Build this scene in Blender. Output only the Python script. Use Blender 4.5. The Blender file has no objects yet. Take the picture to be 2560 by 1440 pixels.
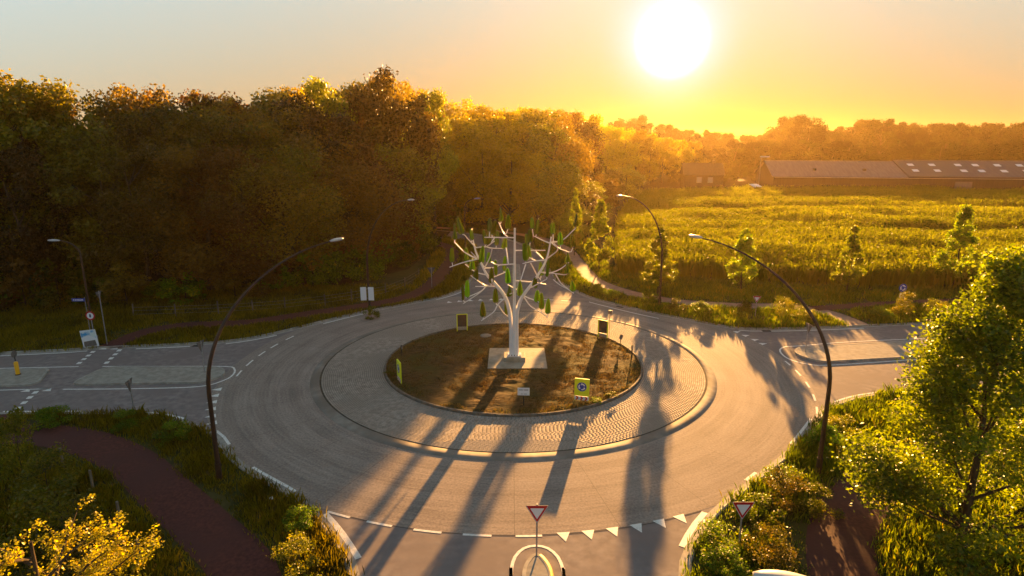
import bpy, math, random
import numpy as np
from mathutils import Vector, Matrix
from mathutils.geometry import tessellate_polygon

sc = bpy.context.scene
col = sc.collection
R = math.radians

# ------------------------------------------------------------------ camera
cam_d = bpy.data.cameras.new("camera")
cam = bpy.data.objects.new("camera", cam_d)
col.objects.link(cam)
cam.location = (-0.1, -42.8, 16.0)
cam.rotation_euler = (R(90 - 13.6), 0, 0)
cam_d.sensor_width = 36
cam_d.lens = 36 * 1550 / 2560
cam_d.clip_start = 0.3
cam_d.clip_end = 6000
sc.camera = cam

# ------------------------------------------------------------------ sky, sun, exposure
SUN_EL, SUN_AZ = 7.9, 13.6
SUN_DIR = Vector((math.sin(R(SUN_AZ)) * math.cos(R(SUN_EL)), math.cos(R(SUN_AZ)) * math.cos(R(SUN_EL)), math.sin(R(SUN_EL))))
world = bpy.data.worlds.new("World")
sc.world = world
world.use_nodes = True
wt = world.node_tree
wt.nodes.clear()
def wn(t, **k):
    n = wt.nodes.new(t)
    for a, b in k.items(): setattr(n, a, b)
    return n
out = wn("ShaderNodeOutputWorld")
bg = wn("ShaderNodeBackground")
bg.inputs[1].default_value = 0.05
sky = wn("ShaderNodeTexSky", sky_type='NISHITA', sun_disc=False)
sky.sun_elevation = R(SUN_EL)
sky.sun_rotation = R(SUN_AZ)
sky.altitude = 50
sky.air_density = 1.0
sky.dust_density = 0.6
sky.ozone_density = 1.0
# the low sun's own bright aureole in the sky (a function of direction only)
geo = wn("ShaderNodeTexCoord")
dot = wn("ShaderNodeVectorMath", operation='DOT_PRODUCT')
dot.inputs[1].default_value = SUN_DIR
nrm = wn("ShaderNodeVectorMath", operation='NORMALIZE')
wt.links.new(geo.outputs["Generated"], nrm.inputs[0])
wt.links.new(nrm.outputs[0], dot.inputs[0])
def ramp_glow(c0, c1, col_, st):
    mr = wn("ShaderNodeMapRange", interpolation_type='SMOOTHERSTEP')
    mr.inputs[1].default_value = math.cos(R(c0)); mr.inputs[2].default_value = math.cos(R(c1))
    wt.links.new(dot.outputs["Value"], mr.inputs[0])
    m = wn("ShaderNodeVectorMath", operation='SCALE')
    m.inputs[0].default_value = [x * st for x in col_]
    wt.links.new(mr.outputs[0], m.inputs["Scale"])
    return m
def vadd(a, b):
    m = wn("ShaderNodeVectorMath", operation='ADD')
    wt.links.new(a, m.inputs[0]); wt.links.new(b, m.inputs[1])
    return m.outputs[0]
# burnt-out core and soft bloom of the low sun's aureole
EXPO = 2.5
KS = 0.05 * 2 ** EXPO
g1 = ramp_glow(3.5, 1.2, (1.0, 0.95, 0.85), 1.2 / KS)
pw = wn("ShaderNodeMath", operation='POWER'); pw.inputs[1].default_value = 560
mxz = wn("ShaderNodeMath", operation='MAXIMUM'); mxz.inputs[1].default_value = 0
wt.links.new(dot.outputs["Value"], mxz.inputs[0]); wt.links.new(mxz.outputs[0], pw.inputs[0])
g2 = wn("ShaderNodeVectorMath", operation='SCALE'); g2.inputs[0].default_value = (0.22 / KS, 0.40 / KS, 1.0 / KS)
wt.links.new(pw.outputs[0], g2.inputs["Scale"])
# the photograph's tonal range is compressed: soften the sky's brightness range and grade it by height and by distance from the sun
pre = wn("ShaderNodeVectorMath", operation='SCALE'); pre.inputs["Scale"].default_value = 0.05
wt.links.new(sky.outputs[0], pre.inputs[0])
gam = wn("ShaderNodeGamma"); gam.inputs[1].default_value = 0.25
wt.links.new(pre.outputs[0], gam.inputs[0])
sep = wn("ShaderNodeSeparateXYZ"); wt.links.new(nrm.outputs[0], sep.inputs[0])
def scaled(sock, lo, hi, flip, col_):
    mr = wn("ShaderNodeMapRange")
    mr.inputs[1].default_value = lo; mr.inputs[2].default_value = hi
    mr.inputs[3].default_value = (1 - lo) if flip else lo; mr.inputs[4].default_value = (1 - hi) if flip else hi
    wt.links.new(sock, mr.inputs[0])
    m = wn("ShaderNodeVectorMath", operation='SCALE'); m.inputs[0].default_value = col_
    wt.links.new(mr.outputs[0], m.inputs["Scale"]); return m.outputs[0]
base = wn("ShaderNodeVectorMath", operation='ADD'); base.inputs[1].default_value = (0.64, 0.34, 0.03)
wt.links.new(vadd(scaled(sep.outputs[2], 0.0, 0.2, False, (1.15, 2.45, 3.30)), scaled(dot.outputs["Value"], 0.5, 1.0, True, (0.40, 0.85, 1.20))), base.inputs[0])
mul = wn("ShaderNodeVectorMath", operation='MULTIPLY')
wt.links.new(gam.outputs[0], mul.inputs[0]); wt.links.new(base.outputs[0], mul.inputs[1])
# a real low-sun sky falls off toward the zenith and the far side
def fall(sock, a, b, va, vb):
    mr = wn("ShaderNodeMapRange", interpolation_type='SMOOTHSTEP')
    for i_, v_ in enumerate((a, b, va, vb)): mr.inputs[i_ + 1].default_value = v_
    wt.links.new(sock, mr.inputs[0]); return mr.outputs[0]
fm = wn("ShaderNodeMath", operation='MULTIPLY')
wt.links.new(fall(sep.outputs[2], 0.16, 0.75, 1 / KS, 0.62 / KS), fm.inputs[0]); wt.links.new(fall(dot.outputs["Value"], -0.2, 0.66, 0.72, 1.0), fm.inputs[1])
post = wn("ShaderNodeVectorMath", operation='SCALE')
wt.links.new(fm.outputs[0], post.inputs["Scale"])
wt.links.new(mul.outputs[0], post.inputs[0])
wt.links.new(vadd(vadd(post.outputs[0], g1.outputs[0]), g2.outputs[0]), bg.inputs[0])
wt.links.new(bg.outputs[0], out.inputs[0])

sun_d = bpy.data.lights.new("sun", 'SUN')
sun_d.energy = 5.0
sun_d.angle = R(0.5)
sun_d.color = (1.0, 0.49, 0.135)
sun = bpy.data.objects.new("sun", sun_d)
sun.rotation_euler = (-SUN_DIR).to_track_quat('-Z', 'Y').to_euler()
sun.location = SUN_DIR * 300
col.objects.link(sun)

sc.view_settings.view_transform = 'Standard'
sc.view_settings.look = 'None'
sc.view_settings.gamma = 1
sc.view_settings.use_curve_mapping = False
sc.view_settings.exposure = EXPO
sc.render.engine = 'CYCLES'
sc.cycles.use_denoising = True
sc.cycles.max_bounces = 8
sc.cycles.transparent_max_bounces = 6
sc.cycles.diffuse_bounces = 4
sc.cycles.transmission_bounces = 5
sc.cycles.volume_bounces = 0
sc.cycles.sample_clamp_indirect = 6

HAZE, HAZE_G = 0.00010, 0.68
# ------------------------------------------------------------------ helpers
rng = np.random.default_rng(7)
def rgb(*c): return (c[0], c[1], c[2], 1)

def mat(name, c1, c2=None, rough=0.8, scale=3.0, bump=0.0, detail=6, spec=0.3, metal=0.0, stretch=(1, 1, 1), lo=0.35, hi=0.65, c3=None, s3=0.15):
    m = bpy.data.materials.new(name); m.use_nodes = True
    nt = m.node_tree; b = nt.nodes["Principled BSDF"]
    b.inputs["Roughness"].default_value = rough
    b.inputs["Specular IOR Level"].default_value = spec
    b.inputs["Metallic"].default_value = metal
    b.inputs["Base Color"].default_value = rgb(*c1)
    if c2:
        tc = nt.nodes.new("ShaderNodeTexCoord"); mp = nt.nodes.new("ShaderNodeMapping")
        mp.inputs["Scale"].default_value = stretch
        nz = nt.nodes.new("ShaderNodeTexNoise"); nz.inputs["Scale"].default_value = scale; nz.inputs["Detail"].default_value = detail
        cr = nt.nodes.new("ShaderNodeValToRGB")
        cr.color_ramp.elements[0].position = lo; cr.color_ramp.elements[0].color = rgb(*c1)
        cr.color_ramp.elements[1].position = hi; cr.color_ramp.elements[1].color = rgb(*c2)
        nt.links.new(tc.outputs["Object"], mp.inputs[0]); nt.links.new(mp.outputs[0], nz.inputs[0])
        nt.links.new(nz.outputs["Fac"], cr.inputs[0])
        last = cr.outputs[0]
        if c3:
            n3 = nt.nodes.new("ShaderNodeTexNoise"); n3.inputs["Scale"].default_value = s3; n3.inputs["Detail"].default_value = 5
            nt.links.new(tc.outputs["Object"], n3.inputs[0])
            r3 = nt.nodes.new("ShaderNodeMapRange"); r3.inputs[1].default_value = .42; r3.inputs[2].default_value = .62
            nt.links.new(n3.outputs["Fac"], r3.inputs[0])
            mx = nt.nodes.new("ShaderNodeMix"); mx.data_type = 'RGBA'
            nt.links.new(r3.outputs[0], mx.inputs[0]); nt.links.new(last, mx.inputs[6]); mx.inputs[7].default_value = rgb(*c3)
            last = mx.outputs[2]
        nt.links.new(last, b.inputs["Base Color"])
        if bump:
            bp = nt.nodes.new("ShaderNodeBump"); bp.inputs["Strength"].default_value = bump; bp.inputs["Distance"].default_value = 0.05
            nt.links.new(nz.outputs["Fac"], bp.inputs["Height"]); nt.links.new(bp.outputs[0], b.inputs["Normal"])
    return m

def leafmat(name, dark, light, third=None, trans=0.45, rough=0.45, spec=0.35, vary=0.25):
    """leaf colour from a per-leaf 'tint' attribute (natural variation) and a per-object random shift"""
    m = bpy.data.materials.new(name); m.use_nodes = True
    nt = m.node_tree; b = nt.nodes["Principled BSDF"]; o = nt.nodes["Material Output"]
    at = nt.nodes.new("ShaderNodeAttribute"); at.attribute_name = "tint"
    cr = nt.nodes.new("ShaderNodeValToRGB")
    e = cr.color_ramp.elements
    e[0].position = 0; e[0].color = rgb(*dark); e[1].position = 0.75 if third else 1; e[1].color = rgb(*light)
    if third:
        k = e.new(0.97); k.color = rgb(*third)
    nt.links.new(at.outputs["Fac"], cr.inputs[0])
    oi = nt.nodes.new("ShaderNodeObjectInfo")
    hs = nt.nodes.new("ShaderNodeHueSaturation")
    mh = nt.nodes.new("ShaderNodeMapRange"); mh.inputs[3].default_value = 0.5 - 0.05 * vary * 2; mh.inputs[4].default_value = 0.5 + 0.03 * vary * 2
    mv = nt.nodes.new("ShaderNodeMapRange"); mv.inputs[3].default_value = 1 - vary * 1.4; mv.inputs[4].default_value = 1 + vary * 1.4
    nt.links.new(oi.outputs["Random"], mh.inputs[0]); nt.links.new(oi.outputs["Random"], mv.inputs[0])
    nt.links.new(mh.outputs[0], hs.inputs["Hue"]); nt.links.new(mv.outputs[0], hs.inputs["Value"])
    nt.links.new(cr.outputs[0], hs.inputs["Color"])
    b.inputs["Roughness"].default_value = rough; b.inputs["Specular IOR Level"].default_value = spec
    nt.links.new(hs.outputs[0], b.inputs["Base Color"])
    if trans:
        t = nt.nodes.new("ShaderNodeBsdfTranslucent"); mx = nt.nodes.new("ShaderNodeMixShader"); mx.inputs[0].default_value = trans
        br = nt.nodes.new("ShaderNodeHueSaturation"); br.inputs["Value"].default_value = 1.5; br.inputs["Saturation"].default_value = 1.1
        nt.links.new(hs.outputs[0], br.inputs["Color"]); nt.links.new(br.outputs[0], t.inputs["Color"])
        nt.links.new(b.outputs[0], mx.inputs[1]); nt.links.new(t.outputs[0], mx.inputs[2]); nt.links.new(mx.outputs[0], o.inputs[0])
    return m

def link(name, me, parent=None, loc=None, rot=None):
    o = bpy.data.objects.new(name, me); col.objects.link(o)
    if parent: o.parent = parent
    if loc is not None: o.location = loc
    if rot is not None: o.rotation_euler = rot
    return o

def tag(o, label=None, cat=None, group=None, kind=None):
    if label: o["label"] = label
    if cat: o["category"] = cat
    if group: o["group"] = group
    if kind: o["kind"] = kind
    return o

def empty(name, loc, label, cat, rz=0.0, group=None):
    o = bpy.data.objects.new(name, None); col.objects.link(o)
    o.empty_display_size = 0.2
    o.location = loc; o.rotation_euler = (0, 0, rz)
    return tag(o, label, cat, group)

def copy_tree(o, parent=None):
    c = o.copy(); col.objects.link(c)
    if parent: c.parent = parent
    for ch in list(o.children): copy_tree(ch, c)
    return c

def npmesh(name, V, F, m, tint=None, smooth=False):
    """V (n,3); F (k,3|4) array or list of such arrays"""
    if not isinstance(F, (list, tuple)): F = [F]
    F = [np.asarray(f, dtype=np.int32) for f in F if len(f)]
    me = bpy.data.meshes.new(name)
    V = np.asarray(V, dtype=np.float32)
    me.vertices.add(len(V)); me.vertices.foreach_set("co", V.ravel())
    lp = np.concatenate([f.ravel() for f in F]); tot = np.concatenate([np.full(len(f), f.shape[1]) for f in F])
    st = np.r_[0, np.cumsum(tot)[:-1]]
    me.loops.add(len(lp)); me.loops.foreach_set("vertex_index", lp.astype(np.int32))
    me.polygons.add(len(tot)); me.polygons.foreach_set("loop_start", st.astype(np.int32)); me.polygons.foreach_set("loop_total", tot.astype(np.int32))
    if smooth: me.polygons.foreach_set("use_smooth", np.ones(len(tot), bool))
    if tint is not None:
        a = me.attributes.new("tint", 'FLOAT', 'POINT'); a.data.foreach_set("value", np.asarray(tint, dtype=np.float32))
    me.materials.append(m)
    me.update(); me.validate()
    return me

class MB:
    """collects boxes, tubes, prisms into one mesh"""
    def __init__(s): s.v = []; s.f = []; s.sm = []
    def add(s, vs, fs, smooth=False):
        n = len(s.v); s.v += [tuple(v) for v in vs]; s.f += [tuple(i + n for i in f) for f in fs]; s.sm += [smooth] * len(fs)
    def box(s, c, d, rz=0.0, rx=0.0, bev=0.0):
        M = Matrix.Translation(c) @ Matrix.Rotation(rz, 4, 'Z') @ Matrix.Rotation(rx, 4, 'X')
        x, y, z = d[0] / 2, d[1] / 2, d[2] / 2
        if not bev:
            vs = [M @ Vector((a * x, b * y, e * z)) for e in (-1, 1) for a, b in ((-1, -1), (1, -1), (1, 1), (-1, 1))]
            s.add(vs, [(3, 2, 1, 0), (4, 5, 6, 7), (0, 1, 5, 4), (1, 2, 6, 5), (2, 3, 7, 6), (3, 0, 4, 7)])
        else:
            rings = [(-z, 0), (z - bev, 0), (z, bev)]
            vs = []
            for zz, i in rings: vs += [M @ Vector((a * (x - i), b * (y - i), zz)) for a, b in ((-1, -1), (1, -1), (1, 1), (-1, 1))]
            fs = [(3, 2, 1, 0), (8, 9, 10, 11)]
            for k in (0, 4):
                for j in range(4): fs.append((k + j, k + (j + 1) % 4, k + 4 + (j + 1) % 4, k + 4 + j))
            s.add(vs, fs)
        return s
    def tube(s, pts, rad, n=8, cap=True):
        pts = [Vector(p) for p in pts]
        if not hasattr(rad, '__len__'): rad = [rad] * len(pts)
        ref = Vector((0, 1, 0)) if abs((pts[-1] - pts[0]).normalized().y) < .8 else Vector((1, 0, 0))
        vs = []
        for i, p in enumerate(pts):
            d = (pts[min(i + 1, len(pts) - 1)] - pts[max(i - 1, 0)]).normalized()
            a = d.cross(ref).normalized(); b = d.cross(a)
            vs += [p + (a * math.cos(2 * math.pi * k / n) + b * math.sin(2 * math.pi * k / n)) * rad[i] for k in range(n)]
        fs = []
        for i in range(len(pts) - 1):
            for k in range(n): fs.append((i * n + k, i * n + (k + 1) % n, (i + 1) * n + (k + 1) % n, (i + 1) * n + k))
        s.add(vs, fs, True)
        if cap: s.add(vs[:n], [tuple(range(n))]); s.add(vs[-n:], [tuple(reversed(range(n)))])
        return s
    def lathe(s, prof, n=12, c=(0, 0, 0)):
        vs = [(c[0] + r * math.cos(2 * math.pi * k / n), c[1] + r * math.sin(2 * math.pi * k / n), c[2] + z) for r, z in prof for k in range(n)]
        fs = [(i * n + k, i * n + (k + 1) % n, (i + 1) * n + (k + 1) % n, (i + 1) * n + k) for i in range(len(prof) - 1) for k in range(n)]
        s.add(vs, fs, True); return s
    def prism(s, poly, z0, z1):
        """poly: ccw 2-D outline, extruded"""
        n = len(poly)
        vs = [(x, y, z0) for x, y in poly] + [(x, y, z1) for x, y in poly]
        fs = [(k, (k + 1) % n, n + (k + 1) % n, n + k) for k in range(n)]
        s.add(vs, fs)
        tr = tessellate_polygon([[Vector((x, y, 0)) for x, y in poly]])
        s.add(vs[n:], [up(t, poly) for t in tr]); return s
    def xz(s, poly, y0, y1):
        """outline in x,z extruded along y (front face at y0)"""
        n = len(poly)
        vs = [(x, y0, z) for x, z in poly] + [(x, y1, z) for x, z in poly]
        fs = [tuple(range(n)), tuple(range(2 * n - 1, n - 1, -1))] + [(k, n + k, n + (k + 1) % n, (k + 1) % n) for k in range(n)]
        s.add(vs, fs); return s
    def mesh(s, name, m):
        me = bpy.data.meshes.new(name); me.from_pydata(s.v, [], s.f)
        me.polygons.foreach_set("use_smooth", s.sm); me.materials.append(m); me.update(); return me
    def build(s, name, m, parent=None, loc=None, rot=None): return link(name, s.mesh(name, m), parent, loc, rot)

def up(t, poly):
    a, b, c = [poly[i] for i in t]
    return tuple(t) if (b[0] - a[0]) * (c[1] - a[1]) - (b[1] - a[1]) * (c[0] - a[0]) > 0 else (t[0], t[2], t[1])

def smooth_line(pts, step=0.8):
    """Catmull-Rom through pts"""
    P = [np.array(p, float) for p in pts]; P = [2 * P[0] - P[1]] + P + [2 * P[-1] - P[-2]]
    o = []
    for i in range(1, len(P) - 2):
        n = max(1, int(np.linalg.norm(P[i + 1] - P[i]) / step))
        for k in range(n):
            t = k / n
            o.append(.5 * ((2 * P[i]) + (-P[i - 1] + P[i + 1]) * t + (2 * P[i - 1] - 5 * P[i] + 4 * P[i + 1] - P[i + 2]) * t * t + (-P[i - 1] + 3 * P[i] - 3 * P[i + 1] + P[i + 2]) * t ** 3))
    o.append(P[-2]); return np.array(o)

def sheet(name, poly, z, m, parent=None, kind=None):
    poly = [tuple(map(float, p)) for p in poly]
    tr = tessellate_polygon([[Vector((x, y, 0)) for x, y in poly]])
    me = bpy.data.meshes.new(name); me.from_pydata([(x, y, z) for x, y in poly], [], [up(t, poly) for t in tr])
    me.materials.append(m); o = link(name, me, parent)
    if kind: o["kind"] = kind
    return o

def strip_pts(line, w0, w1):
    line = np.asarray(line, float); d = np.gradient(line, axis=0); d /= np.linalg.norm(d, axis=1)[:, None]
    n = np.stack([-d[:, 1], d[:, 0]], 1)
    return line + n * w0, line + n * w1

def strip(name, line, w0, w1, z, m, parent=None, kind=None):
    a, b = strip_pts(line, w0, w1); n = len(a)
    V = np.concatenate([np.c_[a, np.full(n, z)], np.c_[b, np.full(n, z)]])
    i = np.arange(n - 1)
    F = np.stack([i + n, i + n + 1, i + 1, i], 1) if w1 > w0 else np.stack([i, i + 1, i + 1 + n, i + n], 1)
    F = F[:, ::-1]
    o = link(name, npmesh(name, V, F, m), parent)
    if kind: o["kind"] = kind
    return o

def sweep(name, line, prof, m, parent=None, closed=False):
    """prof: list of (offset to the left, z)"""
    line = np.asarray(line, float); n = len(line); k = len(prof)
    V = np.zeros((n, k, 3))
    for j, (w, z) in enumerate(prof):
        if closed:
            d = np.roll(line, -1, 0) - np.roll(line, 1, 0); d /= np.linalg.norm(d, axis=1)[:, None]
            a = line + np.stack([-d[:, 1], d[:, 0]], 1) * w
        else: a, _ = strip_pts(line, w, w)
        V[:, j, :2] = a; V[:, j, 2] = z
    F = []
    for i in range(n if closed else n - 1):
        i2 = (i + 1) % n
        for j in range(k - 1): F.append((i * k + j, i2 * k + j, i2 * k + j + 1, i * k + j + 1))
    return link(name, npmesh(name, V.reshape(-1, 3), np.array(F), m), parent)

def arc(r, a0, a1, n=24): 
    t = np.radians(np.linspace(a0, a1, n)); return np.stack([r * np.cos(t), r * np.sin(t)], 1)

def in_poly(pts, poly):
    x, y = pts[:, 0], pts[:, 1]; ins = np.zeros(len(pts), bool); n = len(poly)
    for i in range(n):
        x1, y1 = poly[i]; x2, y2 = poly[(i + 1) % n]
        if y1 == y2: continue
        c = ((y1 > y) != (y2 > y)) & (x < (x2 - x1) * (y - y1) / (y2 - y1) + x1)
        ins ^= c
    return ins

def line_dist(pts, line):
    d = np.full(len(pts), 1e9)
    for a, b in zip(line[:-1], line[1:]):
        ab = b - a; t = np.clip(((pts - a) @ ab) / max(ab @ ab, 1e-9), 0, 1)
        d = np.minimum(d, np.linalg.norm(pts - (a + t[:, None] * ab), axis=1))
    return d

def vnoise(p, s, seed=0):
    """cheap smooth value noise on 2-D points"""
    q = p / s; i = np.floor(q).astype(int); f = q - i; f = f * f * (3 - 2 * f)
    def h(a, b):
        n = (a * 374761393 + b * 668265263 + seed * 974711) & 0x7fffffff
        n = ((n ^ (n >> 13)) * 1274126177) & 0x7fffffff
        return ((n ^ (n >> 16)) & 0xffff) / 65535.
    x, y = i[:, 0], i[:, 1]
    return (h(x, y) * (1 - f[:, 0]) + h(x + 1, y) * f[:, 0]) * (1 - f[:, 1]) + (h(x, y + 1) * (1 - f[:, 0]) + h(x + 1, y + 1) * f[:, 0]) * f[:, 1]

def unit(n, r):
    v = r.normal(size=(n, 3)); return v / np.linalg.norm(v, axis=1)[:, None]

def leaf_quads(C, N, size, r, aspect=0.62, fold=0.25):
    """rhombic folded leaves at C, facing N"""
    n = len(C); U = np.cross(N, unit(n, r)); U /= np.linalg.norm(U, axis=1)[:, None] + 1e-9
    W = np.cross(N, U); s = size[:, None]
    V = np.stack([C - U * s * .5, C + W * s * aspect * .5 + N * s * fold * .4, C + U * s * .5, C - W * s * aspect * .5 + N * s * fold * .4], 1)
    return V.reshape(-1, 3), np.arange(n * 4).reshape(-1, 4)

def tufts(P, h, w, nb, r, lean=.35, spread=.12):
    """grass tufts: nb tapering blades each; returns V, F, tint"""
    n = len(P); m = n * nb
    base = np.repeat(P, nb, 0) + np.c_[r.normal(0, spread, (m, 2)), np.zeros(m)]
    H = np.repeat(h, nb) * r.uniform(.6, 1.15, m); a = r.uniform(0, 2 * np.pi, m); L = r.uniform(.2, 1, m) * lean
    d = np.stack([np.cos(a), np.sin(a), 0 * a], 1); s = np.stack([-np.sin(a), np.cos(a), 0 * a], 1) * w / 2
    mid = base + d * (H * L * .35)[:, None]; mid[:, 2] += H * .6
    tip = base + d * (H * L)[:, None]; tip[:, 2] += H
    V = np.stack([base - s, base + s, mid + s * .8, tip, mid - s * .8], 1).reshape(-1, 3)
    F = np.arange(m * 5).reshape(-1, 5)
    return V, F, m

# ------------------------------------------------------------------ surveyed positions (metres)
STEMS= {'mast': [(0.05, -0.1, 0.11),(0.07, -0.1, 5.08),(0.09, -0.1, 9.94)], 'L': [(-0.13, 0.05, 0.06),(-0.19, 0.05, 3.26),(-0.56, 0.1, 4.89),(-1.35, 0.2, 5.95),(-1.89, 0.3, 6.54),(-2.28, 0.35, 7.37),(-2.65, 0.4, 8.17),(-2.89, 0.5, 9.18)], 'R': [(0.22, 0.05, 0.06),(0.22, 0.05, 3.41),(0.39, 0, 4.41),(0.67, -0.1, 5.08),(1.31, -0.2, 6.01),(1.75, -0.3, 6.7),(2.19, -0.35, 7.51),(2.43, -0.4, 8.31),(2.6, -0.5, 9.39)]}
BRANCHES= [[(0.04, -0.05, 9.26),(-1.98, -0.89, 9.42)], [(-0.41, -0.05, 9.32),(-0.72, 0.41, 9.56),(-1.04, 1.2, 10.16)], [(-1.34, 0.35, 9.17),(-1.52, -0.85, 9.06)], [(0.18, -0.05, 8.36),(2.31, 1.5, 8.09)], [(-0.02, -0.05, 7.39),(-1.07, -0.65, 7.46),(-1.56, -0.96, 7.72)], [(-1.98, 0.35, 6.53),(-2.7, 0.57, 6.69),(-3.46, 0.84, 7.19)], [(-2.64, 0.35, 8.49),(-3.04, -0.29, 9.08),(-3.35, -0.84, 9.58)], [(-2.67, 0.35, 8.49),(-2.0, 0.63, 8.5),(-1.58, 0.81, 8.38),(-0.85, 1.11, 8.3)], [(-1.9, 0.35, 8.55),(-1.3, -0.83, 9.14)], [(-2.59, 0.35, 7.75),(-3.1, 0.31, 7.92)], [(-2.62, 0.35, 7.77),(-2.93, -0.45, 8.32)], [(-2.56, 0.35, 7.66),(-3.46, 0.33, 8.18),(-4.15, 0.3, 8.9)], [(-2.56, 0.35, 7.66),(-3.53, 0.03, 7.49),(-4.47, -0.28, 7.21)], [(-2.0, 0.35, 7.02),(-1.46, 1.02, 6.91),(-0.92, 1.7, 6.98)], [(-2.0, 0.35, 7.14),(-1.64, -0.75, 7.96),(-1.44, -1.82, 8.76)], [(-1.38, 0.35, 6.38),(-0.56, 1.01, 6.59)], [(-1.36, 0.35, 5.68),(-1.97, -0.06, 5.83),(-2.46, -0.45, 6.24),(-2.95, -0.88, 6.74)], [(-1.45, 0.35, 5.68),(-2.77, 1.38, 5.43)], [(-1.9, 0.35, 5.77),(-2.31, -0.16, 5.45),(-3.27, -1.1, 5.22)], [(-1.9, 0.35, 5.77),(-2.4, 0.45, 5.21),(-3.64, 0.65, 4.32)], [(-0.61, -0.05, 4.92),(-1.12, -0.26, 4.48),(-1.41, -0.43, 4.0),(-2.28, -0.75, 3.44)], [(-1.05, 0.35, 4.25),(-0.75, 1.33, 3.47),(-0.31, 2.3, 2.78)], [(-0.56, -0.05, 5.1),(-0.1, -0.6, 5.42)], [(0.73, -0.05, 5.04),(1.26, 0.4, 4.18),(2.1, 0.87, 3.54),(2.53, 1.13, 3.12)], [(0.81, -0.05, 5.04),(1.72, -2.0, 5.15)], [(0.15, -0.05, 6.18),(1.34, 0.79, 5.9),(2.37, 1.49, 5.56)], [(1.25, -0.3, 5.75),(1.74, -0.79, 6.15),(2.26, -1.34, 6.59)], [(1.86, -0.3, 6.87),(2.5, 0.01, 6.72),(3.32, 0.43, 6.92),(3.97, 0.83, 7.33)], [(1.86, -0.3, 6.87),(2.53, -0.39, 6.83),(3.53, -0.53, 6.72)], [(2.96, -0.3, 6.7),(3.45, -0.01, 5.91),(4.32, 0.35, 5.18)], [(2.24, -0.3, 7.73),(1.36, -0.91, 7.76),(0.63, -1.43, 7.7)], [(1.52, -0.3, 7.67),(1.01, 0.46, 7.84)], [(2.41, -0.3, 7.87),(3.02, -0.99, 8.56),(2.76, -1.38, 9.07)], [(2.53, -0.3, 8.91),(2.04, 0.97, 8.93),(1.59, 2.11, 9.01)], [(2.56, -0.3, 9.02),(3.12, -0.39, 8.59),(3.83, -0.49, 8.33)], [(2.56, -0.3, 8.97),(3.41, -0.03, 9.09),(4.27, 0.33, 9.8)], [(0.86, -0.05, 7.36),(0.5, -1.33, 6.53)], [(1.21, -0.3, 7.5),(1.7, 1.08, 6.37),(2.02, 1.77, 5.82)], [(1.57, -0.3, 8.29),(2.05, -0.77, 7.9)], [(-0.41, -0.05, 5.89),(0.22, 0.55, 5.42)], [(-0.52, -0.05, 8.53),(-0.34, -2.09, 7.78)]]
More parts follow.
